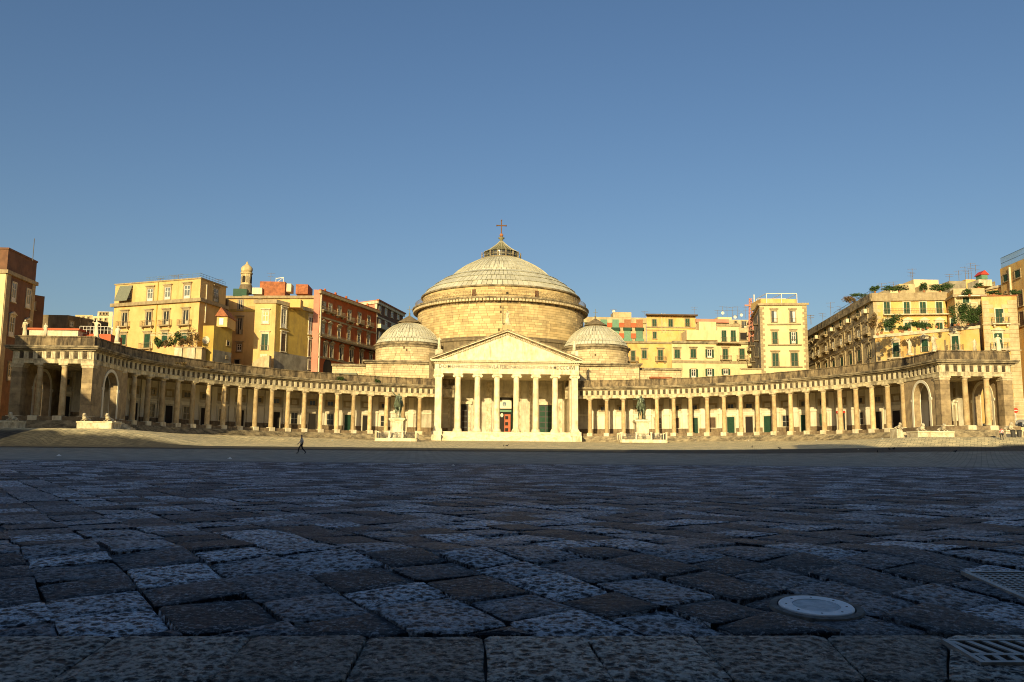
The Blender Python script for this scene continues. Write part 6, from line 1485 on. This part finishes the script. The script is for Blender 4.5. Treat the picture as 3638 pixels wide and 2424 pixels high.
# ------------------------------------------------------------------ roof aerials
def aerial(x,y,z,h,seed,label,dish=False):
    rn=random.Random(seed);t=thing('roof_aerial',label,'aerial',(x,y,z),'television aerials on the roofs')
    q=MB();q.bar((0,0,0),(0,0,h),.045);loc_build(q,'mast','rail',t)
    q=MB()
    for zz,L in((h*.95,.9),(h*.7,.65)):
        a=rn.uniform(-.5,.5);u=Vector((cos(a),sin(a),0));q.bar(Vector((0,0,zz))-u*L,Vector((0,0,zz))+u*L,.03)
        for k in range(5): c=Vector((0,0,zz))+u*(L*(k-2)/2);v=Vector((-u.y,u.x,.3))*.4;q.bar(c-v,c+v,.022)
    loc_build(q,'antenna_rods','rail',t)
    if dish: q=MB();q.lathe([(.02,0),(.25,.03),(.45,.12),(.45,.15),(.02,.04)],14);q.v=[(a,-c-.1,h*.5+b) for a,b,c in q.v];loc_build(q,'dish','sash',t)
def aerp(px,pyt,pyb,Y,label,dish=False):
    a=aty(px,pyb,Y);b=aty(px,pyt,Y);aerial(a.x,Y,a.z-.4,b.z-a.z+.4,int(px),label,dish)
for (x,yt,yb,Y,l,dsh) in((345,265,292,255,'small dish aerial beside the hut on the panelled house',True),(640,283,325,249,'thin aerial at the right end of the panelled house roof',False),(1108,240,318,247,'tall aerial above the right end of the eaves',False),(1330,272,352,243,'thin aerial, leftmost above the stepped house',False),(1375,235,352,243,'tall aerial over the stepped house, second from the left',True),(1418,237,350,243,'tall aerial over the stepped house, third from the left',False),(1468,240,345,243,'tall aerial over the stepped house left of the white dish',False),(1490,318,345,242,'white dish on the stepped house roof',True),(1515,236,342,243,'tall aerial just right of the white dish',False),(1550,285,340,242,'short aerial with dish between the white dish and the mast',True),(1590,240,335,242,'tall aerial left of the lattice mast',False),(2208,318,395,215,'aerial in the gap right of the tower house',False)):
    p=Z6(x,yt);q_=Z6(x,yb);aerp(p[0],p[1],q_[1],Y,l,dsh)
for (x,yt,yb,Y,l) in((415,190,285,187,'aerial at the left corner of the cream roof hut'),(427,163,285,187,'tall thin pole above the cream roof hut'),(185,280,355,169,'tall thin pole near the palace corner shrub'),(275,268,320,184,'aerial above the low cream hut'),(715,208,262,180,'aerial with a flat white reflector over the beige hut'),(790,180,262,180,'aerial over the grey hut, left of three'),(842,148,260,181,'aerial over the grey hut, middle of three'),(866,172,260,181,'short aerial over the grey hut, right of three'),(888,120,255,182,'tallest leaning pole above the orange hut'),(925,135,255,182,'tall pole left of the green playhouse')):
    p=Z8(x,yt);q_=Z8(x,yb);aerp(p[0],p[1],q_[1],Y,l)
for (x,yt,yb,Y,l) in((640,498,560,200,'aerial low on the skyline right of the tower house'),(735,485,545,199,'wide aerial above the far end of the receding palace'),(800,395,515,194,'tall aerial above the receding palace'),(875,430,490,189,'thin pole before the yellowish roof tree')):
    p=Z7(x,yt);q_=Z7(x,yb);aerp(p[0],p[1],q_[1],Y,l)
for (x,yt,yb,Y,l) in((620,178,205,184,'left aerial of the pair on the yellow block roof'),(655,175,202,184,'right aerial of the pair on the yellow block roof'),(980,215,245,186,'small aerial at the back of the yellow block roof'),(508,205,218,185,'low aerial at the middle of the yellow block roof')):
    p=Z2(x,yt);q_=Z2(x,yb);aerp(p[0],p[1],q_[1],Y,l)
p=Z3(418,160);q_=Z3(418,255);aerp(p[0],p[1],q_[1],206,'tall aerial above the red roof hut')
# ------------------------------------------------------------------ pigeons and litter
def pigeon(px,py,lab,i):
    h=ground_hit(px,py);t=thing('pigeon',lab,'pigeon',(h.x,h.y,gz(h.x,h.y)),'pigeons on the square',i*1.3)
    me=skin([(0,0,.13,.065,.06),(0,-.09,.16,.045),(0,-.13,.24,.03),(0,-.17,.25,.012),(0,.12,.12,.04),(0,.22,.11,.02),(.025,0,.06,.008),(.025,-.01,.0,.01),(-.025,0,.06,.008),(-.025,-.01,.0,.01)],[(0,1),(1,2),(2,3),(0,4),(4,5),(0,6),(6,7),(0,8),(8,9)],1);set_mats(me,['cloth_dark']);place(me,'body',t,(0,0,0),0,1.3)
for i,(px,py,lab) in enumerate(((1790,1588,'pigeon before the portico steps, left one'),(1802,1587,'pigeon before the portico steps, right one'),(2672,1592,'pigeon left of the shadow bulge on the right'),(2770,1597,'pigeon just below the shadow bulge'),(3160,1600,'pigeon right of the shadow bulge, first of two'),(3176,1599,'pigeon right of the shadow bulge, second of two'),(3395,1609,'pigeon in the shade before the right pavilion'),(3118,1609,'pigeon in the shaded strip below the right wing'))): pigeon(px,py,lab,i)
def litter(px,py,lab,s,i):
    h=ground_hit(px,py);rn=random.Random(i);q=MB();n=7;vs=[(s*rn.uniform(.6,1)*cos(2*pi*k/n),s*rn.uniform(.6,1)*sin(2*pi*k/n),rn.uniform(0,.02)) for k in range(n)]+[(0,0,s*.7)]
    q.add(vs,[(k,(k+1)%n,n) for k in range(n)]+[tuple(reversed(range(n)))]);o=bpy.data.objects.new('paper_scrap',q.mesh('paper_scrap','litter'));SC.collection.objects.link(o);o.location=(h.x,h.y,gz(h.x,h.y)+.015);tag(o,lab,'litter','paper scraps on the square')
for i,(px,py,s,lab) in enumerate(((209,1622,.22,'white crumpled paper far left in the shaded square'),(817,1633,.22,'white crumpled paper on the paler ground band left of centre'),(51,1680,.10,'tiny white scrap near the left edge of the dark slabs'),(1180,1567,.15,'white scrap on the sunlit ground left of the statue'),(2470,1569,.16,'white scrap at the foot of the right wing steps, leftmost'),(2660,1568,.18,'white scrap under the middle of the right wing'),(2715,1566,.14,'white scrap a little right of the middle of the right wing'),(2900,1566,.16,'white scrap under the right part of the right wing'),(3135,1560,.16,'white scrap beside the stepped wall on the right'),(2785,2115,.035,'tiny white scrap just behind the manhole cover'),(2085,2316,.03,'tiny white scrap on the kerb slabs'),(1610,1657,.12,'white scrap in the middle of the dark slabs'),(3050,1599,.12,'white scrap near the shadow bulge'))): litter(px,py,lab,s,i)
